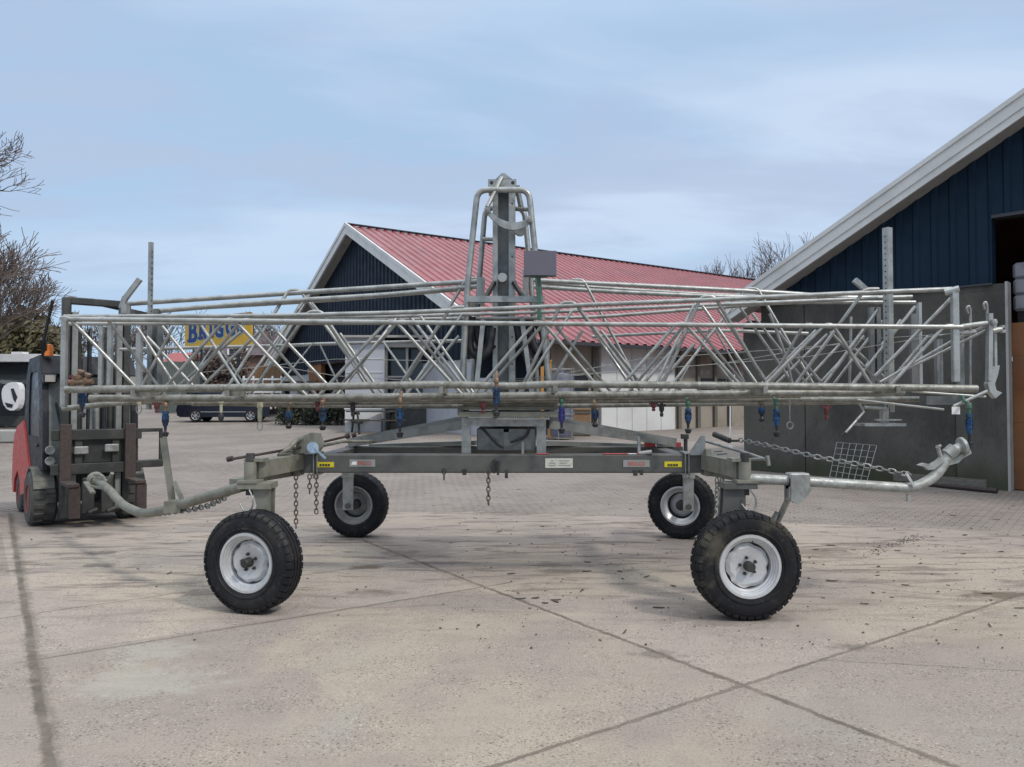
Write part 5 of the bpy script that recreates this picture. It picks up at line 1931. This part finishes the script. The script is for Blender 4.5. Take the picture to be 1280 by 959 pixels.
mb.build_each('fold_link', M_['galv_light'], front, smooth=60)
mb = MB()
for x, yt in ((1213, 384), (1234, 379)):
    mb.tube(fillet([P(x, 486, 6.85), P(x, yt + 3, 6.85), P(x - 2, yt - 2, 6.85), P(x - 5, yt + 2, 6.85), P(x - 3, yt + 8, 6.85)], .03), .0115, 8)
pbox(mb, 1201, 1205, 410, 486, 6.9, .05)
mb.build_each('hanger_hook', M_['galv'], front, smooth=60)
mb = MB()
pbox(mb, 1190, 1200, 508.5, 518, 6.68, .004)
part('paper_tag', mb, 'whitetape', front)
mb = MB()
pbox(mb, 1158, 1206, 495, 506, 6.9, .12)
part('end_clamp', mb, 'galv_dark', front)


# ---- adjustable support posts with rows of holes
def perforated_post(x0, x1, ytop, ybot, Y, side, m):
    mb = MB()
    a, b = P(x0, ybot, Y), P(x1, ytop, Y)
    w = (b.x - a.x) / 1.45
    R = Matrix.Rotation(RAD(-24 * side), 3, 'Z')
    c = V(((a.x + b.x) / 2, Y, (a.z + b.z) / 2))
    mb.box(c, (w, w, b.z - a.z), R)
    p = part('support_post', mb, m)
    h = MB()
    k = int((b.z - a.z) / .055)
    for i in range(1, k):
        z = a.z + i * .055
        q = c + R @ V((w / 2 * side, 0, 0))
        h.lathe([(0, -.002), (.008, -.002), (.008, .0015), (0, .0015)], 8, axis_frame((q.x, q.y, z), R @ V((side, 0, 0))))
    h.build_each('post_hole', M_['black'], p)
    return p


perforated_post(183, 192, 303, 512, 7.75, 1, 'galv')
rp = perforated_post(1106, 1115, 285, 515, 7.2, -1, 'galv_light')
mb = MB()
pbox(mb, 1104, 1111, 510, 531, 7.16, .07)
pbox(mb, 1081, 1133, 529.5, 533, 7.08, .24)
pbox(mb, 1096, 1127, 524, 526, 7.1, .05)
part('foot_plate', mb, 'galv', rp)
mb = MB()
ptube(mb, [(1074, 505, 7.1), (1080, 515, 7.1), (1056, 542, 7.0)], .012, 8)
ptube(mb, [(1080, 509, 7.1), (1107, 511, 7.15)], .016, 8)
mb.cur = 1
ptube(mb, [(1057, 541, 7.0), (1052, 546, 7.0)], .017, 8)
x = mb.build('crank_handle', [M_['galv'], M_['black']], rp, smooth=50)
for a, b, Y in (((156, 374), (175, 349), 8.2), ((1084, 364), (1068, 350), 7.3)):
    mb = MB()
    mb.beam(P(*a, Y), P(*b, Y), .05, .045, up=(0, 1, 0))
    if a[0] < 600:
        pbox(mb, 151, 158, 380, 392, Y - .03, .08)
        mb.beam(P(152, 386, Y), P(157, 371, Y), .05, .05, up=(0, 1, 0))
    part('stop_arm', mb, 'galv')


# ---- spray nozzles
def nozzle(px, y0, y1, Y, style):
    a, b = P(px, y0, Y), P(px, y1, Y)
    H = a.z - b.z
    F = Matrix.Translation((a.x, a.y, b.z))
    if style in ('blue', 'violet', 'dark'):
        body = {'blue': 'blueplastic', 'violet': 'violetplastic', 'dark': 'blueplastic'}[style]
        mb = MB(F)
        lo, hi = H * .30, H * .74
        mb.lathe([(0, lo), (.017, lo), (.024, lo + .02), (.024, lo + .05), (.030, lo + .055), (.030, lo + .075), (.022, lo + .08), (.022, hi - .03), (.028, hi - .025), (.028, hi), (0, hi)], 14)
        for k in range(8):
            t = k * pi / 4
            mb.box((.025 * cos(t), .025 * sin(t), (lo + hi) / 2), (.01, .01, (hi - lo) * .5), Matrix.Rotation(t, 3, 'Z'))
        n = part('spray_nozzle', mb, body, smooth=35)
        mb = MB(F); mb.lathe([(0, hi), (.016, hi), (.016, H * .86), (.024, H * .87), (.024, H * .95), (.014, H), (0, H)], 12)
        mb.tube([(0, 0, H * .98), (0, .06, H * 1.02), (0, .10, H * 1.15)], .013, 8)
        part('fitting', mb, 'brass' if style == 'blue' else 'greenpaint', n, smooth=35)
        mb = MB(F); mb.lathe([(0, 0), (.02, 0), (.026, .015), (.018, .04), (.010, .05), (.014, lo), (0, lo)], 12)
        mb.lathe([(.018, lo * .2), (.030, lo * .25), (.030, lo * .4), (.018, lo * .45)], 12)
        part('tip', mb, 'black', n, smooth=35)
    elif style == 'pale':
        mb = MB(F); mb.lathe([(0, .08), (.016, .08), (.02, .1), (.02, H * .8), (.028, H * .82), (.028, H), (0, H)], 12)
        n = part('spray_nozzle', mb, 'palefit', smooth=35)
        mb = MB(F); mb.tube([(.024 * cos(2 * pi * k / 14), 0, .04 + .04 * sin(2 * pi * k / 14)) for k in range(14)], .005, 6, closed=True)
        part('ring', mb, 'chainlight', n, smooth=60)
    elif style == 'palehead':
        mb = MB(F); mb.lathe([(0, H * .45), (.013, H * .45), (.015, H * .9), (.024, H * .92), (.024, H), (0, H)], 12)
        n = part('spray_nozzle', mb, 'palefit', smooth=35)
        mb = MB(F); mb.lathe([(0, 0), (.015, 0), (.026, .03), (.026, H * .3), (.012, H * .45), (0, H * .45)], 12)
        part('tip', mb, 'darkmetal', n, smooth=35)
    elif style in ('red', 'black'):
        mb = MB(F); mb.lathe([(0, 0), (.014, 0), (.018, H * .2), (.012, H * .3), (.024, H * .5), (.024, H * .75), (.014, H * .8), (.014, H), (0, H)], 12)
        mb.beam((-.04, 0, H * .85), (.04, 0, H * .85), .02, .02)
        part('spray_nozzle', mb, 'redplastic' if style == 'red' else 'black', smooth=35)
    elif style == 'hook':
        mb = MB(F)
        mb.tube([(0, 0, H), (0, 0, .06)], .006, 6)
        mb.tube([(.028 * cos(2 * pi * k / 14), 0, .03 + .03 * sin(2 * pi * k / 14)) for k in range(14)], .007, 6, closed=True)
        part('shackle', mb, 'chainlight', smooth=60)


for q in ((103, 478, 522, 6.5, 'blue'), (207, 503, 546, 6.75, 'blue'), (276.5, 502, 527, 7.0, 'palehead'), (325, 503, 538, 6.9, 'pale'), (361, 506, 536, 7.1, 'blue'), (403.5, 500, 538, 6.7, 'blue'),
          (500, 497, 547, 6.7, 'blue'), (604, 502, 517, 7.1, 'red'), (620.5, 472, 521, 6.35, 'blue'), (702, 497, 542, 6.8, 'violet'), (744, 505, 534, 6.9, 'blue'), (817, 503, 514, 7.1, 'red'), (827, 504, 521, 7.1, 'black'),
          (860, 500, 542, 6.8, 'dark'), (952, 503, 527, 7.1, 'blue'), (970.5, 500, 546, 6.8, 'dark'), (987, 498, 536, 6.9, 'hook'), (1033, 506, 525, 7.1, 'red'), (1211, 503, 560, 6.6, 'dark'), (397, 498, 514, 7.1, 'red'), (441, 502, 521, 7.1, 'black'),
          (93, 468, 486, 6.5, 'red'), (110, 466, 484, 6.5, 'black'), (174, 482, 517, 6.9, 'pale'), (196, 503, 516, 7.0, 'red')):
    nozzle(*q)
mb = MB()
for px, py, r_ in ((99, 470, .03), (93, 476, .026), (108, 474, .028)):
    q = P(px, py, 6.4)
    mb.lathe([(0, -.05), (r_ * .7, -.05), (r_, -.03), (r_, .0), (r_ * .5, .02), (r_ * .9, .03), (r_ * .9, .05), (0, .05)], 10, axis_frame(q, (.4, -.2, .9)))
ptube(mb, [(86, 478, 6.4), (116, 477, 6.4)], .022)
part('valve_cluster', mb, 'brass', smooth=40)
# ------------------------------------------------------------------ forklift
def forklift():
    h = RAD(-50)
    # local frame: +x forward, +y to the driver's left; origin under the front axle
    t = thing('forklift', (-5.86, 10.60, 0), 'red and charcoal forklift with raised forks holding the tow bar', 'forklift', rz=h)
    M = wm(t)
    side = M @ Matrix.Rotation(RAD(90), 4, 'X')      # polygons in (x, z), extruded along -y

    def p(name, mb, m, par=None, smooth=None):
        return mb.build(name, M_[m], par or t, smooth=smooth)
    # chassis
    mb = MB(M)
    mb.bbox((-.65, 0, .52), (1.7, .86, .46), .04)
    mb.bbox((.12, 0, .55), (.36, .8, .5), .03)
    p('chassis', mb, 'mastgrey')
    mb = MB(side)
    cw = [(-1.14, 1.36), (-1.72, 1.26), (-1.98, 1.12), (-2.12, .84), (-2.14, .44), (-2.05, .26), (-1.95, .26), (-1.90, .46), (-1.62, .62), (-1.36, .48), (-1.30, .28), (-.44, .40), (-.42, .60), (-.62, .80), (-.92, 1.14)]
    mb.prism(cw, -.60, .60)
    p('counterweight', mb, 'redpaint')
    for s in (-1, 1):
        mb = MB(M)
        mb.bbox((-.35, s * .50, .60), (.62, .12, .24), .02)
        mb.bbox((-.28, s * .52, .38), (.30, .10, .10), .02)
        p('step', mb, 'cabgrey')
        mb = MB(M)
        pts = [(.36 * cos(a) + 0, s * .55, .36 + .40 * sin(a)) for a in [RAD(k) for k in range(20, 171, 15)]]
        for a, b in zip(pts, pts[1:]): mb.beam(a, b, .24, .03)
        p('mudguard', mb, 'cabgrey')
    # cab: side frames with glass, roof, front screen
    for s in (-1, 1):
        mb = MB(side)
        y0, y1 = (-.55 * s - .025, -.55 * s + .025)
        outer = [(-1.12, .74), (-1.20, 1.3), (-1.06, 2.02), (-.86, 2.20), (-.02, 2.22), (.20, 1.98), (.30, 1.5), (.34, .74)]
        inner = [(-.80, 1.16), (-.84, 1.5), (-.76, 1.98), (-.68, 2.04), (-.14, 2.04), (-.02, 1.86), (.06, 1.5), (.06, 1.16)]
        n = len(outer)
        vs = [V((x, z, y)) for y in (y0, y1) for x, z in outer + inner]
        fs = []
        for i in range(n):
            j = (i + 1) % n
            fs += [(i, j, n + j, n + i), (2 * n + i, 3 * n + i, 3 * n + j, 2 * n + j), (i, 2 * n + i, 2 * n + j, j), (n + i, n + j, 3 * n + j, 3 * n + i)]
        mb.add(vs, fs)
        fr = p('cab_side', mb, 'charcoal')
        mb = MB(side)
        mb.prism(inner, -.55 * s - .006, -.55 * s + .006)
        p('side_window', mb, 'darkglass', fr)
        mb = MB(M)
        mb.bbox((-.05, s * .585, 1.05), (.14, .03, .04), .01)
        p('door_handle', mb, 'black', fr)
    mb = MB(side)
    mb.prism([(-1.08, 2.03), (-.88, 2.235), (-.02, 2.255), (.24, 2.0), (.2, 1.96), (-.04, 2.2), (-.86, 2.18), (-1.03, 2.0)], -.57, .57)
    p('cab_roof', mb, 'charcoal')
    mb = MB(M)
    for s in (-1, 1):
        mb.beam((.30, s * .53, .74), (.26, s * .53, 1.5), .06, .06, up=(1, 0, 0))
        mb.beam((.26, s * .53, 1.5), (.16, s * .53, 2.02), .06, .06, up=(1, 0, 0))
    p('front_pillar', mb, 'charcoal')
    mb = MB(side)
    mb.prism([(.27, .76), (.23, 1.5), (.12, 2.0), (.10, 2.0), (.21, 1.5), (.25, .76)], -.5, .5)
    p('windscreen', mb, mat_screen)
    mb = MB(M)
    mb.beam((.285, -.30, .95), (.262, -.42, 1.62), .02, .03)
    mb.beam((.285, -.30, .93), (.285, .0, .93), .03, .04)
    p('wiper', mb, 'black')
    mb = MB(M)
    mb.bbox((-1.12, 0, 1.5), (.05, 1.0, 1.0), .02)
    p('rear_screen', mb, 'glass')
    # seat and steering wheel behind the screen
    mb = MB(M)
    mb.bbox((-.65, 0, 1.05), (.5, .5, .16), .05)
    mb.bbox((-.88, 0, 1.4), (.14, .48, .6), .05)
    p('seat', mb, 'black')
    mb = MB(M)
    c = V((-.18, 0, 1.28))
    mb.tube([c + V((.06 * sin(2 * pi * k / 16) * -1, .17 * cos(2 * pi * k / 16), .15 * sin(2 * pi * k / 16))) for k in range(16)], .014, 6, closed=True)
    mb.tube([c, c + V((.2, 0, -.45))], .03, 8)
    p('steering_wheel', mb, 'black', smooth=50)
    # work lights, beacon, mirror
    for s in (-1, 1):
        mb = MB(M)
        mb.bbox((.28, s * .50, 1.93), (.10, .16, .12), .015)
        l = p('work_light', mb, 'black')
        mb = MB(M)
        mb.bbox((.336, s * .50, 1.93), (.01, .12, .085), .003)
        p('lens', mb, 'soffit', l)
    mb = MB(M)
    mb.beam((.02, -.52, 2.26), (.16, -.56, 2.46), .07, .07)
    mb.tube([(.14, -.56, 2.40), (.42, -.50, 2.95)], .022, 8)
    b = p('exhaust_pipe', mb, 'black')
    mb = MB(M @ Matrix.Translation((.06, -.48, 2.24)))
    mb.lathe([(0, .16), (.045, .15), (.055, .12), (.055, .0), (0, 0)], 14)
    p('beacon', mb, 'orange', smooth=40)
    for s in (-1, 1):
        for z in (.86, 1.0):
            mb = MB(M @ Matrix.Translation((.40, s * .50, z)) @ Matrix.Rotation(RAD(90), 4, 'Y'))
            mb.lathe([(0, -.06), (.05, -.06), (.06, .02), (.055, .03), (0, .025)], 14)
            p('lamp', mb, 'galv_light', smooth=40)
    # wheels
    def wh(x, y, R, w, sgn):
        F = axis_frame(M @ V((x, y, R)), M.to_3x3() @ V((0, sgn, 0)))
        hh = w / 2
        mb = MB(F)
        mb.lathe([(R * .55, -hh), (R * .9, -hh), (R, -hh * .8), (R, hh * .8), (R * .9, hh), (R * .58, hh)], 32, closed=True)
        for k in range(18):
            a = 2 * pi * k / 18
            for sg in (-1, 1):
                mb.box((R * .995 * cos(a + .08 * sg), R * .995 * sin(a + .08 * sg), hh * .42 * sg), (.035, R * .16, hh * .7), Matrix.Rotation(a, 3, 'Z'))
        ty = mb.build('wheel', M_['tyregrey'], t, smooth=35)
        mb = MB(F)
        mb.lathe([(R * .57, hh * .9), (R * .57, hh * 1.02), (R * .5, hh * .98), (R * .46, hh * .5), (R * .2, hh * .45), (R * .18, hh * .8), (0, hh * .8)], 24)
        for k in range(6):
            a = k * pi / 3
            mb.lathe([(0, hh * .62), (.014, hh * .62), (.014, hh * .4), (0, hh * .4)], 6, Matrix.Translation((R * .33 * cos(a), R * .33 * sin(a), 0)))
        mb.build('rim', M_['rimred'], ty, smooth=35)
    for s in (-1, 1):
        wh(0, s * .54, .355, .30, s)
        wh(-1.62, s * .48, .28, .20, s)
    # mast: outer and inner rails, cylinders, cross heads
    for s in (-1, 1):
        mb = MB(M)
        mb.bbox((.50, s * .36, 1.55), (.15, .085, 2.86), .008)
        mb.bbox((.50, s * .325, 1.55), (.05, .05, 2.8), .004)
        p('mast_rail', mb, 'mastgrey')
        mb = MB(M)
        mb.bbox((.53, s * .265, 1.5), (.12, .07, 2.6), .006)
        p('inner_rail', mb, 'greytop')
        mb = MB(M)
        mb.tube([(.46, s * .19, .3), (.46, s * .19, 2.2)], .04, 12)
        mb.tube([(.46, s * .19, 2.2), (.46, s * .19, 2.72)], .024, 10)
        p('lift_cylinder', mb, 'mastgrey', smooth=50)
        mb = MB(M)
        mb.tube(fillet([(.44, s * .08, .8), (.44, s * .08, 2.5), (.50, s * .07, 2.62), (.56, s * .08, 2.5), (.56, s * .10, 1.0)], .06), .018, 8)
        p('mast_hose', mb, 'black', smooth=60)
    mb = MB(M)
    mb.bbox((.50, 0, 2.95), (.10, .80, .09), .01)
    mb.bbox((.42, 0, 1.9), (.05, .70, .10), .01)
    mb.bbox((.50, 0, .22), (.10, .80, .14), .01)
    mb.build_each('cross_head', M_['mastgrey'], t)
    mb = MB(M)
    mb.beam((.46, .1, 2.93), (.30, 1.05, 2.80), .05, .05)
    p('mast_hose_bar', mb, 'mastgrey')
    # carriage, backrest, forks
    mb = MB(M)
    mb.bbox((.66, 0, .76), (.07, 1.06, .14), .01)
    mb.bbox((.66, 0, 1.20), (.07, 1.06, .14), .01)
    for y in (-.22, .22): mb.bbox((.645, y, .98), (.04, .09, .34), .006)
    mb.bbox((.60, 0, .98), (.03, .84, .30), .006)
    p('carriage', mb, 'mastgrey')
    mb = MB(M)
    for y, z in ((-.2, 1.0), (.16, 1.02)): mb.bbox((.70, y, z), (.04, .17, .10), .01)
    p('carriage_block', mb, 'galv')
    mb = MB(M)
    mb.bbox((.52, .66, 1.24), (.04, .36, .05), .006)
    mb.bbox((.52, .82, 1.00), (.04, .045, .48), .006)
    mb.bbox((.52, .66, .78), (.12, .36, .10), .01)
    mb.bbox((.52, .50, 1.00), (.04, .045, .46), .006)
    p('side_guard', mb, 'mastgrey')
    for y in (-.38, .38):
        mb = MB(M)
        mb.bbox((.72, y, .96), (.05, .13, .76), .008)
        mb.bbox((.98, y, .60), (.55, .13, .045), .006)
        f = p('fork', mb, 'rust')
        mb = MB(M)
        for k in (0, 1): mb.bbox((1.16 + .06 * k, y + .02, .385), (.03, .12, .38), .005)
        mb.bbox((1.10, y, .40), (.09, .03, .36), .005)
        p('fork_bracket', mb, 'rust', f)
    mb = MB(M)
    for y in (-.12, .1):
        mb.bbox((.74, y, .42), (.06, .14, .46), .01)
        mb.tube([(.78, y, .2), (.78, y + .1, .24)], .03, 8)
    p('mast_foot', mb, 'mastgrey')


mat_screen = 'soffit'
M_['darkglass'] = mat('dusty_dark_glass', (.03, .032, .036), .35, 0, (.06, .06, .06), 5, .5, .75)
M_['screen'] = mat('painted_reflection_screen', (.26, .275, .265), .2, 0, (.20, .21, .2), 4, spec=.8)  # pale grey base colour stands in for the reflection in the glass
mat_screen = 'screen'
forklift()
# ------------------------------------------------------------------ bare trees and hedges
def grow(mb, rnd, p, d, L, r, depth, spread, n_child, up, minr):
    """tapered limb with side branches; recursion ends in twigs"""
    k = 4 if depth > 1 else 3
    pts, rs = [V(p)], [r]
    q, dd = V(p), V(d).normalized()
    kids = []
    for i in range(k):
        dd = (dd + V((rnd.gauss(0, .13), rnd.gauss(0, .13), rnd.gauss(.02, .10) + up * .05))).normalized()
        q = q + dd * (L / k)
        pts.append(q.copy())
        rs.append(max(minr, r * (1 - .62 * (i + 1) / k)))
        kids.append((q.copy(), dd.copy(), rs[-1]))
    mb.tube(pts, rs, 5 if r > .03 else 3, caps=False)
    if depth <= 0: return
    for j in range(n_child):
        i = min(k - 1, int(k * (.30 + .70 * (j + rnd.random()) / n_child)))
        q, dd, rr = kids[i]
        a = rnd.uniform(0, 2 * pi)
        o = dd.orthogonal().normalized()
        o2 = dd.cross(o)
        nd_ = (dd * cos(spread) + (o * cos(a) + o2 * sin(a)) * sin(spread * rnd.uniform(.7, 1.25)) + V((0, 0, up * .22))).normalized()
        grow(mb, rnd, q, nd_, L * rnd.uniform(.55, .80), max(minr, rr * .72), depth - 1, spread, n_child, up, minr)


def bare_tree(name, base, H, label, cat, seed, depth=5, n=4, spread=.55, up=.5, minr=.006, trunk=.12, lean=(0, 0), group=None, twig='twig', first=.28):
    rnd = random.Random(seed)
    t = thing(name, base, label, cat, group)
    b = V(base)
    top = b + V((lean[0] * H * first, lean[1] * H * first, H * first))
    mb = MB()
    mb.tube([b + V((0, 0, -.2)), b.lerp(top, .4) + V((.03, 0, 0)), top], [trunk * 1.25, trunk, trunk * .85], 9)
    mb.build('trunk', M_['bark'], t, smooth=60)
    mb = MB()
    for j in range(5):
        a = 2 * pi * j / 5 + rnd.uniform(-.4, .4)
        ln = .16 if j == 0 else .62
        d = V((cos(a) * ln + lean[0], sin(a) * ln + lean[1], 1.0))
        grow(mb, rnd, top - V((0, 0, .05)), d, H * .30, trunk * .62, depth - 1, spread, n, up, minr)
    mb.build('crown', M_[twig], t)
    return t


def at_base(px, Y):
    x = (px - CX) / FPX * Y
    return V((x, Y, gz(x, Y)))


# near tree whose limb reaches into the frame at the upper left
b = at_base(-215, 16)
bare_tree('bare_tree', b, 7.6, 'near bare tree whose thin branches reach high into the sky above the hedge', 'tree', 4, depth=4, n=4, spread=.7, up=.25, minr=.007, trunk=.16, lean=(.10, 0), group='bare trees by the lorry')
nb = MB()
rnd = random.Random(21)
for a, e, r in (((-80, 215, 15.6), (6, 206, 15.2), .03), ((-70, 240, 15.8), (4, 238, 15.4), .03), ((-60, 190, 15.7), (-4, 190, 15.3), .022)):
    A, B = P(*a), P(*e)
    nb.tube([A, A.lerp(B, .5) + V((0, 0, -.05)), B], [r, r * .75, r * .5], 5)
    for k in range(5):
        q = A.lerp(B, .55 + .11 * k)
        d = (B - A).normalized() + V((rnd.uniform(-.1, .3), rnd.uniform(-.6, .6), rnd.uniform(-.25, .75)))
        grow(nb, rnd, q, d, .46 * rnd.uniform(.7, 1.1), r * .42, 2, .55, 3, .35, .0055)
near = [o for o in C.objects if o.get('category') == 'tree'][0]
nb.build('reaching_branch', M_['twig'], near)

spec = [(-34, 29, 7.6, 7, 5, 5, 'big bare tree with dense brown twigs behind the white lorry'),
        (-70, 26, 8.6, 8, 5, 4, 'tall bare tree standing beyond the lorry, beside the big dense one'),
        (14, 36, 5.6, 9, 5, 5, 'smaller bare tree between the big dense one and the forklift mast')]
for px, Y, H, sd, dp, n, lab in spec:
    bare_tree('bare_tree', at_base(px, Y), H, lab, 'tree', sd, dp, n, .58, .45, .011, .15, group='bare trees by the lorry')
spec = [(84, 62, 7.4, 31, 'bare far tree seen between the forklift mast rails'), (160, 66, 8.0, 32, 'bare far tree between the forklift mast and the yellow sign'), (214, 64, 8.4, 35, 'bare far tree whose twigs touch the near edge of the yellow sign'),
        (330, 70, 8.6, 33, 'bare far tree between the yellow sign and the barn gable'), (365, 66, 7.6, 34, 'bare far tree beside the barn gable')]
for px, Y, H, sd, lab in spec:
    bare_tree('bare_tree', at_base(px, Y), H, lab, 'tree', sd, 4, 5, .6, .45, .02, .14, group='far bare trees around the sign')
for px, Y, H, sd, lab in ((918, 64, 11.6, 41, 'bare tree rising above the far end of the red roof'), (884, 70, 10.6, 45, 'lower bare tree showing over the red roof ridge'), (985, 60, 12.4, 42, 'tall thin bare tree beside the white barn roof edge')):
    bare_tree('bare_tree', at_base(px, Y), H, lab, 'tree', sd, 5, 4, .5, .5, .013, .13, group='bare trees behind the red roof', first=.36)


def hedge(name, px0, px1, Y, H, depth, label, cat, m, seed, leaf=.10, n=2600):
    rnd = random.Random(seed)
    x0, x1 = (px0 - CX) / FPX * Y, (px1 - CX) / FPX * Y
    z0 = gz(0, Y)
    t = thing(name, ((x0 + x1) / 2, Y, z0), label, cat)
    mb = MB()
    for k in range(int((x1 - x0) / .5) + 1):
        x = x0 + .25 + .5 * k
        mb.tube([(x, Y + depth / 2, z0), (x + rnd.uniform(-.1, .1), Y + depth / 2, z0 + H * .7)], [.05, .02], 5)
    mb.build('stem', M_['bark'], t)
    mb = MB()
    for _ in range(n):
        u = rnd.random()
        x = x0 + (x1 - x0) * u
        hh = H * (.84 + .16 * sin(u * 9 + seed) * .6 + .10 * sin(u * 23))
        z = z0 + hh * rnd.random() ** .72
        y = Y + depth * rnd.random()
        a = V((rnd.gauss(0, 1), rnd.gauss(0, 1), rnd.gauss(.4, 1))).normalized()
        o = a.orthogonal().normalized()
        o2 = a.cross(o)
        s = leaf * rnd.uniform(.6, 1.4)
        c = V((x, y, z))
        mb.add([c - o * s, c + o2 * s * .45, c + o * s, c - o2 * s * .45], [(0, 1, 2, 3)])
    mb.build('foliage', M_[m], t)


hedge('conifer_hedge', -60, 70, 34, 5.4, 2.2, 'olive brown clipped hedge behind the white lorry', 'hedge', 'hedge', 3, .16, 9000)
hedge('shrub_row', 232, 300, 52, 4.6, 2.2, 'brown twiggy shrubs under the yellow sign', 'shrubs', 'twig', 5, .16, 3500)
hedge('low_shrub', 344, 432, 36, 1.25, 1.2, 'low dark shrubs beside the parked car', 'shrubs', 'leafdark', 6, .08, 4200)
hedge('far_treeline', -200, 560, 110, 6.5, 6, 'dark far treeline along the horizon behind the houses', 'trees', 'twig', 8, .5, 9000)
# ------------------------------------------------------------------ sky, sun, camera
SUN_EL, SUN_AZ = RAD(46), RAD(128)     # azimuth clockwise from +Y: behind the camera, to the right
w = bpy.data.worlds.new('World')
bpy.context.scene.world = w
w.use_nodes = True
nt = w.node_tree
bg = nt.nodes['Background']
sky = nd(nt, 'ShaderNodeTexSky', sky_type='NISHITA', sun_disc=False)
sky.sun_elevation = SUN_EL
sky.sun_rotation = SUN_AZ
sky.air_density = 1.0
sky.dust_density = 1.2
tc = nt.nodes.new('ShaderNodeTexCoord')
sep = nt.nodes.new('ShaderNodeSeparateXYZ')
nt.links.new(tc.outputs['Generated'], sep.inputs[0])
# project the view direction on a flat cloud deck so that clouds flatten to the horizon
inv = mth(nt, 'DIVIDE', 1.0, mth(nt, 'MAXIMUM', mth(nt, 'ADD', sep.outputs[2], .16), .05))
cb = nt.nodes.new('ShaderNodeCombineXYZ')
nt.links.new(mth(nt, 'MULTIPLY', sep.outputs[0], inv), cb.inputs[0])
nt.links.new(mth(nt, 'MULTIPLY', sep.outputs[1], inv), cb.inputs[1])
mp = nt.nodes.new('ShaderNodeMapping')
mp.inputs['Rotation'].default_value = (0, 0, RAD(-14))
mp.inputs['Scale'].default_value = (.62, 1.35, 1)
mp.inputs['Location'].default_value = (3.1, 1.7, 0)
nt.links.new(cb.outputs[0], mp.inputs['Vector'])
n1 = noise(nt, mp.outputs[0], .85, 6, .5, dist=.35)
n2 = noise(nt, mp.outputs[0], 3.2, 6, .6, dist=.6)
veil = ramp(nt, n1, .40, .60)
bank = ramp(nt, mth(nt, 'ADD', mth(nt, 'MULTIPLY', noise(nt, mp.outputs[0], 1.25, 6, .55, dist=.5), .75), mth(nt, 'MULTIPLY', n2, .25)), .44, .60)
wisp = mth(nt, 'MULTIPLY', ramp(nt, n2, .66, .80), ramp(nt, n1, .30, .5, 1, 0))
k = 1.0
blue = (4.3 * k, 6.0 * k, 8.2 * k)
pale = (5.7 * k, 6.8 * k, 8.5 * k)
grey = (4.3 * k, 5.2 * k, 6.9 * k)
wht = (7.6 * k, 8.3 * k, 9.4 * k)
c = mixc(nt, .80, sky.outputs[0], blue)
c = mixc(nt, mth(nt, 'MULTIPLY', veil, .85), c, pale)
c = mixc(nt, mth(nt, 'MULTIPLY', bank, .75), c, grey)
c = mixc(nt, mth(nt, 'MULTIPLY', wisp, .6), c, wht)
low = ramp(nt, sep.outputs[2], .04, .26, 1, 0)
c = mixc(nt, mth(nt, 'MULTIPLY', low, .75), c, (4.25 * k, 6.15 * k, 8.2 * k))
# overcast brighter overhead; the unseen zenith is whitened as added neutral fill
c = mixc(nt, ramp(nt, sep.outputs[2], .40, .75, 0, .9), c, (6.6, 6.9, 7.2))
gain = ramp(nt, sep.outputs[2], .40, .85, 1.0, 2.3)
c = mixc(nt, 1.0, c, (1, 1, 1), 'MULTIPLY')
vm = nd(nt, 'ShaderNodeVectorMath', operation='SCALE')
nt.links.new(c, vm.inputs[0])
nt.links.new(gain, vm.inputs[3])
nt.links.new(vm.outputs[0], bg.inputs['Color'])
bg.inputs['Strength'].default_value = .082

sun = bpy.data.lights.new('sun', 'SUN')
sun.energy = 1.5
sun.angle = RAD(6)
sun.color = (1.0, .93, .84)
so = bpy.data.objects.new('sun', sun)
C.objects.link(so)
dv = V((sin(SUN_AZ) * cos(SUN_EL), cos(SUN_AZ) * cos(SUN_EL), sin(SUN_EL)))
so.rotation_euler = dv.to_track_quat('Z', 'Y').to_euler()
so.location = dv * 60

cam = bpy.data.cameras.new('camera')
cam.sensor_width = 36
cam.lens = FPX / 1280 * 36
cam.clip_end = 3000
co = bpy.data.objects.new('camera', cam)
C.objects.link(co)
co.location = (0, 0, CAMZ)
co.rotation_euler = (RAD(90) + TILT, 0, 0)
sc = bpy.context.scene
sc.camera = co
sc.view_settings.view_transform = 'Standard'
sc.view_settings.look = 'None'
sc.view_settings.gamma = 1
sc.view_settings.exposure = .42
sc.render.resolution_x, sc.render.resolution_y = 1024, 767
sc.cycles.max_bounces = 6
